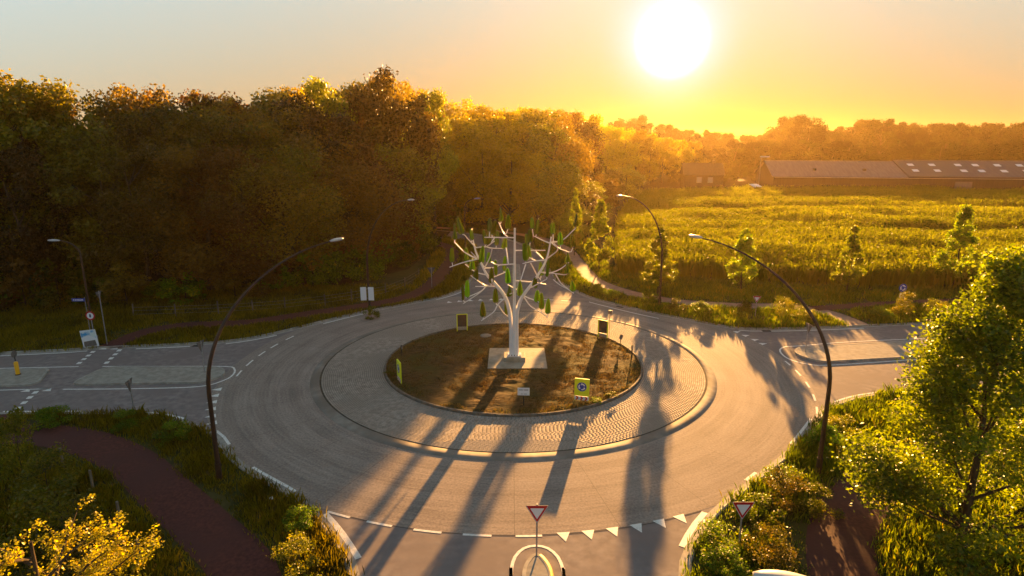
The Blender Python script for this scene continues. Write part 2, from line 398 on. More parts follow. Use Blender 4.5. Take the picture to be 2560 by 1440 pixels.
LEAVES= [(-0.86, 1.09, 10.26, 0.97, 4, -0.99, 10.07, 6.0),(-0.39, 0.28, 9.82, 1.0, 4, -0.63, 9.49, 12.0),(-3.52, -0.84, 9.63, 1.16, -14, -3.35, 9.58, 7.0),(-4.11, 0.3, 9.11, 1.01, -5, -4.15, 8.9, 4.0),(-1.62, -0.77, 9.79, 0.9, 8, -1.7, 9.4, 12.0),(-1.47, -0.65, 9.56, 1.0, -12, -1.41, 9.38, 4.0),(-2.0, 0.63, 8.7, 1.02, 6, -2.0, 8.5, 4.0),(-1.74, 0.01, 8.76, 1.01, 0, -1.73, 8.72, 2.0),(-1.22, 0.94, 8.55, 1.04, -10, -1.27, 8.35, 5.0),(-4.3, -0.19, 7.56, 1.0, -3, -4.2, 7.29, 8.0),(-3.33, 0.8, 7.24, 1.18, 2, -3.35, 7.11, 2.0),(-2.85, -0.2, 9.14, 0.75, 0, -2.98, 9.0, 5.0),(-2.29, 0.35, 7.38, 1.25, -8, -2.0, 7.14, 11.0),(-0.69, 1.11, 8.27, 0.82, -8, -0.85, 8.3, 7.0),(-2.98, 0.65, 6.81, 0.82, -3, -2.92, 6.83, 4.0),(-1.74, -0.12, 7.49, 0.75, 5, -1.85, 7.49, 5.0),(-1.25, 0.44, 6.49, 1.09, -4, -1.27, 6.41, 1.0),(-0.68, 0.92, 6.71, 1.1, 3, -0.68, 6.56, 2.0),(-1.58, 0.17, 5.96, 1.09, 3, -1.62, 5.75, 5.0),(-0.37, -0.05, 5.99, 1.13, 0, -0.41, 5.89, 2.0),(-2.63, -0.57, 6.36, 0.8, 0, -2.6, 6.39, 4.0),(1.38, 2.11, 9.6, 0.77, 0, 1.59, 9.01, 18.0),(1.68, 2.11, 9.19, 1.05, -5, 1.59, 9.01, 4.0),(1.18, 0.61, 8.85, 0.89, -3, 1.07, 8.24, 19.0),(0.96, 0.61, 8.54, 0.89, 0, 1.07, 8.24, 8.0),(0.84, -1.28, 7.85, 1.25, 0, 0.84, 7.72, 2.0),(1.09, 0.24, 7.73, 1.03, 0, 1.15, 7.79, 5.0),(2.3, -1.34, 6.8, 1.13, 0, 2.26, 6.59, 5.0),(2.05, 1.57, 6.2, 1.02, 5, 1.93, 5.98, 6.0),(4.12, -0.49, 8.67, 0.82, 4, 3.83, 8.33, 14.0),(4.34, 0.33, 9.96, 0.88, 4, 4.27, 9.8, 4.0),(3.88, 0.77, 7.29, 0.75, 0, 3.88, 7.27, 2.0),(3.26, -0.4, 8.8, 0.88, 4, 3.22, 8.55, 6.0),(2.74, -0.22, 9.56, 0.78, 4, 2.8, 9.0, 17.0),(3.76, -0.53, 6.8, 0.75, 4, 3.53, 6.72, 8.0),(1.5, -0.44, 5.74, 0.75, 4, 1.39, 5.86, 8.0),(-3.21, -1.1, 5.25, 1.21, 0, -3.27, 5.23, 3.0),(-3.64, 0.62, 4.62, 1.12, 0, -3.46, 4.45, 7.0),(-1.26, -0.26, 4.63, 1.05, 0, -1.12, 4.48, 5.0),(-2.14, -0.7, 3.72, 1.14, 0, -2.15, 3.52, 4.0),(-0.44, 2.02, 3.07, 1.26, -2, -0.44, 2.98, 0.0),(-0.29, -0.29, 5.09, 0.77, 0, -0.36, 5.24, 8.0),(0.47, -0.05, 5.08, 1.14, 0, 0.73, 5.04, 9.0),(1.61, -2.0, 5.14, 0.83, 0, 1.72, 5.15, 5.0),(2.06, 0.8, 3.87, 1.22, 0, 1.97, 3.63, 6.0),(2.53, 1.09, 3.43, 1.14, 0, 2.46, 3.18, 6.0),(4.26, 0.35, 5.3, 0.75, 4, 4.32, 5.18, 2.0)]
WOOD = [(-54.3,20.1,15),(-48.8,18.3,15),(-42.3,20.2,15),(-37.7,19.9,15),(-32.1,21.2,15),(-28.6,21.6,15),(-25.3,24.8,15),(-24.0,26.2,15),(-20.1,30.9,15),(-19.3,33.6,15),(-18.4,38.5,15),(-16.1,42.2,15),(-17.0,47.8,15),(-17.0,53.4,15),(-15.6,59.2,15),(-16.0,64.7,15),(-14.4,70.8,15),(-15.7,75.4,15),(-14.9,80.4,15),(-15.4,85.4,15),(-15.5,91.8,15),(-14.7,97.8,15),(-14.3,101.9,15),(-14.2,108.4,14.8),(-11.7,115.0,15),(-8.2,118.7,13.4),(-5.1,126.6,13.1),(-1.5,129.0,15),(3.2,131.8,15),(8.7,134.6,12.2),(14.4,138.6,11.8),(19.1,141.1,15),(23.8,142.3,10.6),(-59.7,24.6,19.8),(-54.2,26.1,20.5),(-45.4,25.8,18.6),(-39.3,26.9,19.4),(-33.3,27.9,18.9),(-29.7,29.4,17.3),(-27.7,30.5,19.0),(-25.8,36.4,21),(-23.9,39.1,19.6),(-23.2,45.6,19.8),(-23.8,50.3,19.8),(-21.7,55.8,21),(-22.2,63.9,21),(-21.2,70.9,21),(-21.9,77.8,21),(-20.9,82.9,21),(-20.8,89.5,21),(-20.1,94.6,21),(-19.2,101.1,21),(-18.6,106.0,21),(-17.0,116.6,21),(-13.0,122.3,21),(-6.2,133.5,21),(-1.6,137.2,17.4),(6.2,141.4,20.0),(11.3,143.1,18.6),(18.9,147.7,21),(-66.6,30.8,22.4),(-60.9,30.6,22.2),(-55.7,31.7,21.4),(-49.1,33.0,20.8),(-43.3,34.4,21.2),(-41.4,33.3,21.4),(-35.6,35.5,20.5),(-33.2,34.4,19.9),(-33.3,34.3,19.8),(-31.2,39.9,19.9),(-31.5,39.5,20.0),(-29.8,43.1,22.0),(-30.4,49.4,23.3),(-30.7,55.8,23.5),(-28.8,61.5,23.5),(-29.2,68.4,22.9),(-28.1,73.3,24.9),(-28.5,79.5,25.9),(-28.5,84.3,27.3),(-27.2,89.8,28.4),(-26.9,97.6,29),(-26.3,103.1,29),(-26.7,110.5,29),(-21.6,121.0,28.1),(-20.2,126.0,27.5),(-10.7,136.9,25.3),(-5.9,141.2,24.6),(1.9,145.3,24.0),(6.1,150.0,24.7),(14.7,152.0,24.4),(-72.7,38.1,23.4),(-66.8,38.1,23.0),(-63.5,39.1,22.5),(-56.0,39.5,21.2),(-47.9,40.3,22.1),(-40.7,40.4,21.3),(-38.7,41.2,21.0),(-40.2,41.6,21.4),(-34.5,44.8,20.4),(-37.4,42.1,20.6),(-39.3,41.2,20.8),(-38.1,44.6,20.5),(-36.7,50.8,20.4),(-38.7,57.2,20.8),(-36.0,62.5,23.8),(-36.0,68.0,24.5),(-36.5,72.8,24.9),(-36.5,78.6,25.5),(-36.7,84.7,25.8),(-35.3,90.6,24.6),(-35.5,99.5,26.0),(-33.8,106.7,29),(-30.5,119.6,29),(-28.8,125.0,29),(-26.5,131.5,29),(-14.5,146.3,27.2),(-2.5,152.6,23.7),(3.8,156.6,25.4),(11.8,161.2,24.8)]
EDGE_SHRUBS = [(-52.7,15.8,2.8),(-50.1,15.2,4.7),(-47.2,15.2,5.0),(-44.1,15.5,4.6),(-40.6,15.7,2.7),(-38.0,16.2,4.3),(-35.3,17.5,2.3),(-32.7,17.2,3.0),(-28.4,18.6,3.1),(-26.3,20.1,3.4),(-25.1,21.1,3.3),(-21.9,23.3,4.1),(-19.6,24.6,4.0),(-18.1,27.7,4.3),(-17.5,29.8,2.6),(-16.5,31.5,4.0),(-15.9,33.7,2.8),(-14.5,36.1,3.1),(-14.4,38.9,3.3),(-13.9,42.6,4.9),(-14.0,46.6,4.1),(-13.7,49.1,4.2),(-13.3,52.6,2.9),(-12.7,54.5,3.9),(-12.2,57.8,4.3),(-12.6,60.8,4.1),(-11.4,63.3,3.1),(-12.3,67.4,4.4),(-11.6,70.0,4.0),(-12.0,72.6,4.7),(-11.6,76.8,3.5),(-11.2,80.0,4.2),(-10.9,82.5,4.7),(-10.9,85.9,3.4),(-10.9,89.4,3.7),(-10.7,93.1,2.7),(-10.5,95.7,2.3),(-10.8,98.7,2.8),(-10.2,101.8,4.6),(-9.6,105.8,4.9),(-9.2,108.0,2.4),(-8.2,110.9,3.9),(-7.1,113.3,4.8),(-5.6,115.5,4.3),(-4.7,117.5,4.1),(-3.8,120.9,4.7),(-0.9,124.9,3.2),(1.6,125.8,4.1),(4.3,127.5,3.6),(5.5,129.6,2.7),(8.0,130.9,3.3),(11.9,133.6,4.8),(14.5,134.4,3.3),(16.2,135.1,3.5),(19.7,137.2,2.7),(22.2,138.4,3.4),(24.8,139.0,2.8)]
FAR = [(55.5,315.5,25.8),(63.8,323.6,26.4),(69.6,320.7,26.1),(74.5,321.0,24.6),(80.6,322.9,23.9),(87.5,323.5,23.3),(92.4,316.6,21.3),(97.1,317.2,19.0),(101.7,315.3,17.8),(110.3,326.0,19.4),(114.1,317.7,16.7),(122.0,322.9,18.8),(126.7,317.7,16.0),(132.1,314.0,18.3),(143.8,327.5,15.2),(148.6,325.3,20.1),(151.4,321.3,21.2),(155.8,315.7,26.1),(163.5,316.8,26.1),(174.7,327.9,24.6),(176.7,318.6,18.2),(182.1,319.4,19.0),(187.8,320.1,20.3),(195.2,321.0,23.1),(198.9,314.8,26.4),(206.7,316.3,23.3),(212.8,317.5,23.3),(219.0,316.6,24.6),(230.4,327.2,23.6),(234.1,324.4,21.5),(240.4,325.0,23.6),(243.2,321.2,23.7),(244.0,315.0,23.7),(257.5,324.7,24.7),(262.1,323.6,22.1),(268.1,323.6,24.4),(276.0,325.1,23.9),(271.3,312.5,22.8),(277.0,312.0,23.1),(284.3,312.5,24.4),(293.9,319.0,23.6),(295.9,313.1,24.2),(302.2,312.3,23.9),(62.1,342.0,30.1),(70.8,351.8,29.5),(78.1,351.8,29.4),(85.4,351.3,27.2),(90.6,345.8,24.0),(96.2,344.6,22.5),(106.7,355.6,21.1),(111.6,349.6,20.8),(120.9,357.1,21.0),(124.0,342.3,20.3),(133.5,346.0,19.0),(144.0,352.5,18.7),(153.5,357.7,17.8),(153.9,344.2,19.7),(163.4,354.2,21.2),(164.2,343.2,28.3),(176.5,354.3,29.8),(184.9,356.7,26.7),(188.8,353.4,23.6),(194.8,348.7,21.5),(201.0,347.9,22.9),(211.2,352.4,24.6),(214.1,344.3,27.9),(226.8,355.6,25.4),(232.6,352.0,24.7),(242.0,353.4,25.3),(250.9,353.8,25.0),(248.9,342.6,24.3),(257.4,346.9,25.7),(261.6,342.5,24.7),(275.4,353.9,25.0),(279.3,348.8,25.6),(290.7,353.4,26.5),(297.7,356.1,25.9),(299.0,350.8,25.8),(309.1,356.2,26.5),(307.4,346.9,26.0),(320.0,352.5,26.5),(319.1,343.6,25.2),(326.9,343.5,25.6),(335.2,346.6,25.2)]
MID = [(37.0,186.5,8.3),(41.5,183.0,8.1),(48.2,193.0,6.8),(52.6,191.5,10.3),(58.1,186.6,7.4),(65.6,191.2,10.3),(71.5,187.7,6.8),(77.7,189.2,7.1),(84.8,194.2,8.7),(91.1,193.2,5.5),(42.8,212.6,11.3),(48.2,213.7,12.9),(54.3,222.3,12.5),(57.6,211.7,12.4),(65.8,219.7,11.7),(69.6,218.9,11.9),(71.7,208.3,13.9),(75.8,207.5,11.7),(84.8,217.2,12.6),(89.5,214.4,16.1),(94.3,215.1,13.6),(96.5,209.0,14.9),(105.8,221.9,15.6),(108.1,215.7,15.4),(113.3,215.8,16.5),(119.6,215.6,16.0),(123.2,209.7,12.8),(128.8,211.1,14.7),(134.8,212.9,15.4),(140.2,214.0,13.0),(141.0,207.7,12.3),(150.2,217.1,13.7),(152.4,210.0,12.0),(156.2,209.7,13.2),(164.6,216.4,13.0),(170.8,219.6,14.4),(168.9,207.2,16.3),(176.9,211.1,14.6),(184.1,212.5,16.5),(190.6,215.9,12.5),(195.5,214.5,15.5),(196.5,210.6,15.7),(205.0,213.5,16.1),(211.1,214.3,16.6),(224.1,222.1,15.3)]
# ------------------------------------------------------------------ materials
M = {}
M['soil_ground'] = mat("dry_grass_ground", (.045, .05, .014), (.10, .085, .03), scale=.9, rough=.95, bump=.6, c3=(.03, .035, .012), s3=.08, spec=.1)
M['verge'] = mat("verge_soil", (.03, .032, .010), (.085, .07, .026), scale=1.3, rough=.95, bump=.8, c3=(.05, .055, .014), s3=.2, spec=.1)
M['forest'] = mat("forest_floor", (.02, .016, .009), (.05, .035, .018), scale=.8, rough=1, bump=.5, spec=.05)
M['field'] = mat("field_soil", (.06, .05, .02), (.10, .08, .03), scale=.5, rough=1, spec=.05)
M['asphalt'] = mat("worn_asphalt", (.19, .16, .16), (.285, .245, .235), scale=2.2, rough=.8, bump=.12, c3=(.21, .175, .17), s3=.25, spec=.1)
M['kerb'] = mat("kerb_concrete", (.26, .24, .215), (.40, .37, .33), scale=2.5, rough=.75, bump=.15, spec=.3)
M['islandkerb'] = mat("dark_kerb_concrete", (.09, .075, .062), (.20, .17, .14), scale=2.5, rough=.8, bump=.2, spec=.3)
M['band'] = mat("apron_edge_concrete", (.22, .195, .17), (.31, .28, .25), scale=1.6, rough=.8, bump=.15, c3=(.18, .16, .14), s3=.35, spec=.1)
M['white'] = mat("road_paint", (.80, .78, .76), (.52, .50, .48), scale=7, rough=.6, lo=.45, hi=.78, spec=.35)
M['yellowpaint'] = mat("yellow_paint", (.75, .46, .03), (.45, .29, .05), scale=5, rough=.6)
M['tile'] = mat("island_tiles", (.27, .245, .215), (.37, .34, .30), scale=3, rough=.8, bump=.2, spec=.1)
M['path'] = mat("red_cycle_path", (.058, .015, .013), (.105, .030, .024), scale=7, rough=.85, bump=.2, c3=(.07, .022, .02), s3=.3, spec=.3)
M['pathpale'] = mat("pale_cycle_path", (.26, .15, .115), (.34, .21, .16), scale=1.6, rough=.8, bump=.12, spec=.3)
M['mulch'] = mat("island_soil", (.055, .034, .014), (.135, .082, .032), scale=2.6, rough=.95, bump=1.0, c3=(.07, .06, .016), s3=.35, spec=.1, stretch=(1, 2.2, 1))
M['pad'] = mat("pale_concrete_pad", (.27, .235, .18), (.38, .335, .27), scale=2, rough=.75, bump=.1)
M['wtree'] = mat("white_steel", (.82, .80, .82), (.76, .74, .77), scale=2, rough=.32, spec=.5)
M['galv'] = mat("galvanised_steel", (.30, .30, .31), (.40, .40, .41), scale=6, rough=.45, metal=.6)
M['pole'] = mat("brown_painted_pole", (.030, .016, .010), (.05, .026, .016), scale=3, rough=.5, spec=.4)
M['lamp'] = mat("grey_lamp_shell", (.45, .45, .47), (.55, .55, .57), scale=4, rough=.35, spec=.5)
M['lens'] = mat("lamp_glass", (.25, .25, .26), rough=.15, spec=.6)
M['red'] = mat("sign_red", (.45, .008, .014), rough=.45, spec=.4)
M['signwhite'] = mat("sign_white", (.72, .74, .80), rough=.45, spec=.4)
M['signblue'] = mat("sign_blue", (.012, .05, .34), rough=.45, spec=.4)
M['signyellow'] = mat("fluorescent_yellow", (.78, .80, .02), rough=.5, spec=.4)
M['signback'] = mat("sign_back_grey", (.11, .10, .095), (.16, .145, .135), scale=4, rough=.55, spec=.3)
M['panelback'] = mat("dark_panel_back", (.045, .04, .036), (.07, .062, .055), scale=4, rough=.6, spec=.15)
M['darkpost'] = mat("dark_post", (.03, .024, .02), (.05, .04, .03), scale=5, rough=.7)
M['wood'] = mat("weathered_wood", (.16, .12, .085), (.24, .19, .14), scale=4, rough=.85, stretch=(1, 1, .2))
M['bark'] = mat("bark", (.05, .035, .022), (.10, .075, .05), scale=5, rough=.95, bump=.6, stretch=(1, 1, .25), spec=.1)
M['text'] = mat("sign_ink", (.04, .05, .09), rough=.5)
M['barnwall'] = mat("dark_barn_cladding", (.028, .022, .02), (.045, .036, .03), scale=.6, rough=.85, stretch=(6, 6, .2))
M['barnroof'] = mat("fibre_cement_roof", (.085, .07, .082), (.12, .10, .11), scale=.7, rough=.8, stretch=(3, .3, 1), c3=(.11, .095, .09), s3=.07)
M['oldroof'] = mat("older_barn_roof", (.13, .105, .115), (.17, .14, .145), scale=.7, rough=.8, stretch=(3, .3, 1))
M['skylight'] = mat("pale_roof_light", (.80, .82, .85), rough=.2, spec=.6)
M['plaster'] = mat("pale_plaster", (.22, .19, .16), (.28, .24, .20), scale=1, rough=.9)
M['housetile'] = mat("house_roof_tiles", (.06, .042, .03), (.085, .06, .042), scale=2, rough=.85)
M['pane'] = mat("window_pane", (.30, .31, .32), rough=.1, spec=.8)
M['bolyellow'] = mat("bollard_yellow", (.85, .42, .005), rough=.4, spec=.5)
M['poster'] = mat("poster_print", (.05, .30, .62), (.62, .70, .74), scale=2.4, rough=.6, lo=.42, hi=.55, detail=2)
M['drain'] = mat("cast_iron", (.02, .018, .018), (.045, .04, .038), scale=6, rough=.6, metal=.3)
M['litter'] = mat("plastic_litter", (.55, .6, .66), rough=.5)

def concrete_ring():
    """brushed ring concrete: streaks run round the centre, thin sawn joints"""
    m = bpy.data.materials.new("brushed_ring_concrete"); m.use_nodes = True
    nt = m.node_tree; b = nt.nodes["Principled BSDF"]; L = nt.links.new
    tc = nt.nodes.new("ShaderNodeTexCoord"); sp = nt.nodes.new("ShaderNodeSeparateXYZ"); L(tc.outputs["Object"], sp.inputs[0])
    ln = nt.nodes.new("ShaderNodeVectorMath"); ln.operation = 'LENGTH'; L(tc.outputs["Object"], ln.inputs[0])
    an = nt.nodes.new("ShaderNodeMath"); an.operation = 'ARCTAN2'; L(sp.outputs[1], an.inputs[0]); L(sp.outputs[0], an.inputs[1])
    cb = nt.nodes.new("ShaderNodeCombineXYZ"); L(ln.outputs["Value"], cb.inputs[0]); L(an.outputs[0], cb.inputs[1])
    def noise(sc_, scale, det=4):
        mp = nt.nodes.new("ShaderNodeMapping"); mp.inputs["Scale"].default_value = sc_; L(cb.outputs[0], mp.inputs[0])
        nz = nt.nodes.new("ShaderNodeTexNoise"); nz.inputs["Scale"].default_value = scale; nz.inputs["Detail"].default_value = det; L(mp.outputs[0], nz.inputs[0]); return nz.outputs["Fac"]
    f1 = noise((5.5, 3.5, 1), 1.0); f2 = noise((.6, 7, 1), 1.0, 5)
    n3 = nt.nodes.new("ShaderNodeTexNoise"); n3.inputs["Scale"].default_value = 9; n3.inputs["Detail"].default_value = 5; L(tc.outputs["Object"], n3.inputs[0])
    ad = nt.nodes.new("ShaderNodeMath"); ad.operation = 'MULTIPLY_ADD'; L(f1, ad.inputs[0]); ad.inputs[1].default_value = .62
    ad2 = nt.nodes.new("ShaderNodeMath"); ad2.operation = 'MULTIPLY_ADD'; L(f2, ad2.inputs[0]); ad2.inputs[1].default_value = .5; L(n3.outputs["Fac"], ad2.inputs[2])
    L(ad2.outputs[0], ad.inputs[2])
    cr = nt.nodes.new("ShaderNodeValToRGB"); e = cr.color_ramp.elements
    e[0].position = .80; e[0].color = (.205, .168, .152, 1); e[1].position = 1.28 / 1.0 if False else 1.0; e[1].color = (.385, .322, .28, 1)
    mr = nt.nodes.new("ShaderNodeMapRange"); mr.inputs[1].default_value = .72; mr.inputs[2].default_value = 1.42
    L(ad.outputs[0], mr.inputs[0]); e[0].position = .12; e[1].position = .9; L(mr.outputs[0], cr.inputs[0])
    wv = nt.nodes.new("ShaderNodeMath"); wv.operation = 'SINE'
    wl = nt.nodes.new("ShaderNodeMath"); wl.operation = 'MULTIPLY_ADD'; L(ln.outputs["Value"], wl.inputs[0]); wl.inputs[1].default_value = 3.35; wl.inputs[2].default_value = .6
    L(wl.outputs[0], wv.inputs[0])
    wm = nt.nodes.new("ShaderNodeMapRange"); wm.inputs[1].default_value = .1; wm.inputs[2].default_value = 1.0; wm.inputs[3].default_value = 0; wm.inputs[4].default_value = .26; L(wv.outputs[0], wm.inputs[0])
    wx = nt.nodes.new("ShaderNodeMath"); wx.operation = 'MULTIPLY'; L(wm.outputs[0], wx.inputs[0]); L(noise((.35, 1.6, 1), 1.0, 4), wx.inputs[1])
    wmix = nt.nodes.new("ShaderNodeMix"); wmix.data_type = 'RGBA'; L(wx.outputs[0], wmix.inputs[0]); wmix.inputs[7].default_value = (.05, .042, .04, 1); L(cr.outputs[0], wmix.inputs[6])
    # joints: 36 radial, every 3.1 m ring
    pp = nt.nodes.new("ShaderNodeMath"); pp.operation = 'PINGPONG'; L(an.outputs[0], pp.inputs[0]); pp.inputs[1].default_value = math.pi / 28
    w = nt.nodes.new("ShaderNodeMath"); w.operation = 'MULTIPLY'; L(pp.outputs[0], w.inputs[0]); L(ln.outputs["Value"], w.inputs[1])
    lt = nt.nodes.new("ShaderNodeMath"); lt.operation = 'LESS_THAN'; L(w.outputs[0], lt.inputs[0]); lt.inputs[1].default_value = .014
    mx = nt.nodes.new("ShaderNodeMix"); mx.data_type = 'RGBA'; sc2 = nt.nodes.new("ShaderNodeMath"); sc2.operation = 'MULTIPLY'; L(lt.outputs[0], sc2.inputs[0]); sc2.inputs[1].default_value = .55
    L(sc2.outputs[0], mx.inputs[0]); L(wmix.outputs[2], mx.inputs[6]); mx.inputs[7].default_value = (.09, .075, .065, 1)
    L(mx.outputs[2], b.inputs["Base Color"])
    b.inputs["Roughness"].default_value = .78; b.inputs["Specular IOR Level"].default_value = .08
    bp = nt.nodes.new("ShaderNodeBump"); bp.inputs["Strength"].default_value = .25; bp.inputs["Distance"].default_value = .03
    L(noise((14, 1.2, 1), 2.0), bp.inputs["Height"]); L(bp.outputs[0], b.inputs["Normal"])
    return m
M['ring'] = concrete_ring()
M['paver'] = mat("brick_pavers", (.27, .23, .20), (.42, .365, .32), scale=3.5, rough=.8, bump=.15, spec=.1, c3=(.30, .26, .225), s3=.25)
M['joint'] = mat("sandy_joint", (.06, .05, .04), (.10, .085, .065), scale=4, rough=.95, spec=.1)

L_ = {}
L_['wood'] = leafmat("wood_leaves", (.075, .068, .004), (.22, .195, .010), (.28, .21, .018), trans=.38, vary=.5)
L_['painted_backlight'] = leafmat("leaves_with_painted_backlight", (.17, .14, .004), (.38, .29, .006), (.42, .30, .010), trans=.55, vary=.3)  # wood leaves brightened: golden backlight and glare glow put into the colour
L_['autumn'] = leafmat("browning_leaves", (.09, .06, .010), (.24, .145, .02), trans=.5, vary=.35)
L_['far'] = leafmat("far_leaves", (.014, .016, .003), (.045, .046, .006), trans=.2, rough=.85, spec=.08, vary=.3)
L_['young'] = leafmat("young_tree_leaves", (.08, .12, .004), (.20, .25, .008), (.26, .26, .02), trans=.65, vary=.2)
L_['alder'] = leafmat("alder_leaves", (.05, .085, .003), (.24, .32, .008), (.42, .42, .03), trans=.6, vary=.1, rough=.36, spec=.5)
L_['maple'] = leafmat("yellow_maple_leaves", (.22, .21, .008), (.50, .44, .012), (.50, .33, .015), trans=.55, vary=.05)
L_['bush'] = leafmat("bush_leaves", (.040, .070, .003), (.15, .22, .008), (.30, .25, .02), trans=.6, vary=.4)
L_['rust'] = leafmat("rust_leaves", (.06, .072, .006), (.19, .175, .012), (.30, .22, .02), trans=.5, vary=.3)
L_['grass'] = leafmat("verge_grass_blades", (.085, .070, .006), (.25, .205, .012), (.34, .24, .03), trans=.55, vary=0)
L_['fresh'] = leafmat("fresh_verge_blades", (.045, .070, .004), (.17, .22, .010), (.32, .26, .03), trans=.55, vary=0)
L_['drygrass'] = leafmat("dry_mulch_grass", (.075, .045, .014), (.17, .105, .03), (.15, .14, .03), trans=.35, vary=0)
L_['maize'] = leafmat("maize_leaves", (.085, .11, .004), (.21, .225, .008), (.30, .28, .02), trans=.62, vary=0, rough=.6, spec=.2)

# ------------------------------------------------------------------ ground, roads
SW = smooth_line([(-150, -14), (-80, -10.5), (-50, -9), (-29, -8.7), (-22.7, -8.8), (-20.3, -9.3), (-17, -11.1), (-15, -13.4), (-13.3, -15.1), (-10.4, -17.3), (-8.6, -19), (-7, -21.1), (-6, -23), (-5.1, -27), (-4.7, -34), (-4.6, -60)])
SE = smooth_line([(5.0, -60), (5.2, -34), (5.6, -27), (6.4, -22.9), (7.1, -21.2), (8.7, -18.9), (11.4, -16.3), (12.9, -14.9), (15.2, -12.6), (17.2, -10.2), (18.8, -8.3), (21, -6.8), (23.3, -5.9), (28, -5.0), (40, -3.2), (80, 2), (150, 10)])
NE = smooth_line([(150, 24), (80, 15.5), (40, 10.3), (33, 9.4), (27, 8.6), (22.5, 8.2), (19.4, 8.4), (17, 10), (13.4, 13), (10.8, 15.6), (8.1, 18.8), (6.6, 22.4), (5.3, 27), (4.6, 35), (3.4, 45), (-.2, 55.5), (-6, 62), (-16, 67), (-40, 74), (-150, 96)])
NW = smooth_line([(-150, 89), (-40, 67), (-17, 60.3), (-9.5, 56), (-5.4, 48), (-4.4, 40), (-4.6, 33), (-5.1, 27), (-5.7, 22.4), (-7.6, 19.2), (-11, 16), (-14.3, 13.4), (-17.2, 10.2), (-20.6, 6.4), (-23.2, 4.8), (-25.6, 4.2), (-33, 3.1), (-39, 2), (-80, -4), (-150, -10)])
sheet("ground", [(-1500, -1500), (1500, -1500), (1500, 1500), (-1500, 1500)], -0.06, M['soil_ground'], kind='structure')
road = sheet("road", np.concatenate([SW, SE, NE, NW]), 0.0, M['asphalt'], kind='structure')
ringp = np.concatenate([arc(20.22, 0, 360, 121)[:-1]])
ring = link("concrete_ring", None) if False else None
def annulus(name, r0, r1, z, m, parent=None, kind=None, n=180):
    t = np.linspace(0, 2 * np.pi, n, endpoint=False); c = np.stack([np.cos(t), np.sin(t)], 1)
    V = np.concatenate([np.c_[c * r0, np.full(n, z)], np.c_[c * r1, np.full(n, z)]]); i = np.arange(n); j = (i + 1) % n
    o = link(name, npmesh(name, V, np.stack([i, n + i, n + j, j], 1), m), parent)
    if kind: o["kind"] = kind
    return o
ro = 20.22
ringo = annulus("roundabout_carriageway", 13.9, ro, 0.004, M['ring'], kind='structure')
# gaps between ring edge and kerb lines lie on the road sheet underneath
VZ = 0.085
verges = []
for nm, line, corner in (("verge", SW, [(-150, -60)]), ("verge", SE, [(150, -60)]), ("verge", NE, [(-150, 150), (150, 150)]), ("verge", NW, [])):
    poly = np.concatenate([line[::-1], np.array(corner, float).reshape(-1, 2)])
    area = np.sum(poly[:, 0] * np.roll(poly[:, 1], -1) - np.roll(poly[:, 0], -1) * poly[:, 1])
    if area < 0: poly = poly[::-1]
    verges.append(poly)
    sheet(nm, poly, VZ, M['verge'], kind='structure')
for line in (SW, SE, NE, NW):
    k0 = [p for p in line if np.hypot(*p) < 75]
    # kerb on the verge side (right of travel direction = outside): profile by side
    l2 = np.array(k0)
    mid = l2[len(l2) // 2]; d = l2[len(l2) // 2 + 1] - mid; n = np.array([-d[1], d[0]])
    sgn = 1 if n @ mid > 0 else -1
    prof = [(0.0 * sgn, -0.01), (0.015 * sgn, .105), (.03 * sgn, .118), (.16 * sgn, .118), (.165 * sgn, .05)]
    sweep("kerb", l2, prof, M['kerb'], road)
    g_ = [(-.30 * sgn, .006), (-.004 * sgn, .006)]
    sweep("gutter", l2, g_, M['kerb'], road)

# wood floor and field soil
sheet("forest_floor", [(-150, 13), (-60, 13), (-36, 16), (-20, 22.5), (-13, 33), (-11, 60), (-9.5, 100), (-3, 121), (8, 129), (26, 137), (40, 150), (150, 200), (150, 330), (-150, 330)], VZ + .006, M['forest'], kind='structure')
FIELD = [(12.8, 29.6), (27, 25.4), (44, 22.5), (75, 24), (190, 40), (190, 141), (80, 143), (36, 131), (22, 84), (15.5, 48)]
sheet("field", FIELD, VZ + .012, M['field'], kind='structure')

# cycle paths
PATHS = []
def cpath(pts, w, m):
    l = smooth_line(pts); PATHS.append((l, w)); o = strip("cycle_path", l, -w / 2, w / 2, VZ + .018, m, kind='structure')
    return o
cpath([(-31.6, 3.25), (-31.4, 5.2), (-30.9, 7.3), (-29.0, 8.9), (-26, 9.5), (-23.4, 9.9), (-19.6, 12.4), (-15, 15.3), (-11.6, 18), (-9.7, 21.7), (-8.8, 27.3), (-8.3, 36), (-8.9, 46), (-12, 53), (-19, 57.5), (-42, 64)], 1.9, M['path'])
cpath([(-16, 70.5), (-4, 66), (4.5, 57.5), (7.6, 48), (8.4, 40), (9.2, 28), (10.9, 22.9), (13.6, 19.3), (17, 16.9), (22, 15.6), (26, 15.4), (28.6, 14.2), (29.8, 12.0), (30.3, 9.0)], 1.9, M['pathpale'])
cpath([(28.8, 14.6), (33, 15.5), (40, 16.8), (60, 20), (90, 25)], 1.6, M['path'])
cpath([(-30.3, -8.9), (-29.5, -10.6), (-27.5, -11.4), (-25.7, -11.5), (-22.8, -12.4), (-19.5, -14.3), (-16.3, -17.0), (-13.1, -19.8), (-10.2, -22.6), (-8.4, -26.5), (-7.6, -32), (-7.4, -60)], 2.3, M['path'])
cpath([(31.0, -4.4), (30.3, -8), (27.3, -11.0), (22, -13.5), (17.5, -16.2), (14.6, -18.8), (12.9, -21.4), (11.6, -25), (10.4, -30), (10, -60)], 2.5, M['path'])
OUTL = np.concatenate([SW, SE, NE, NW])

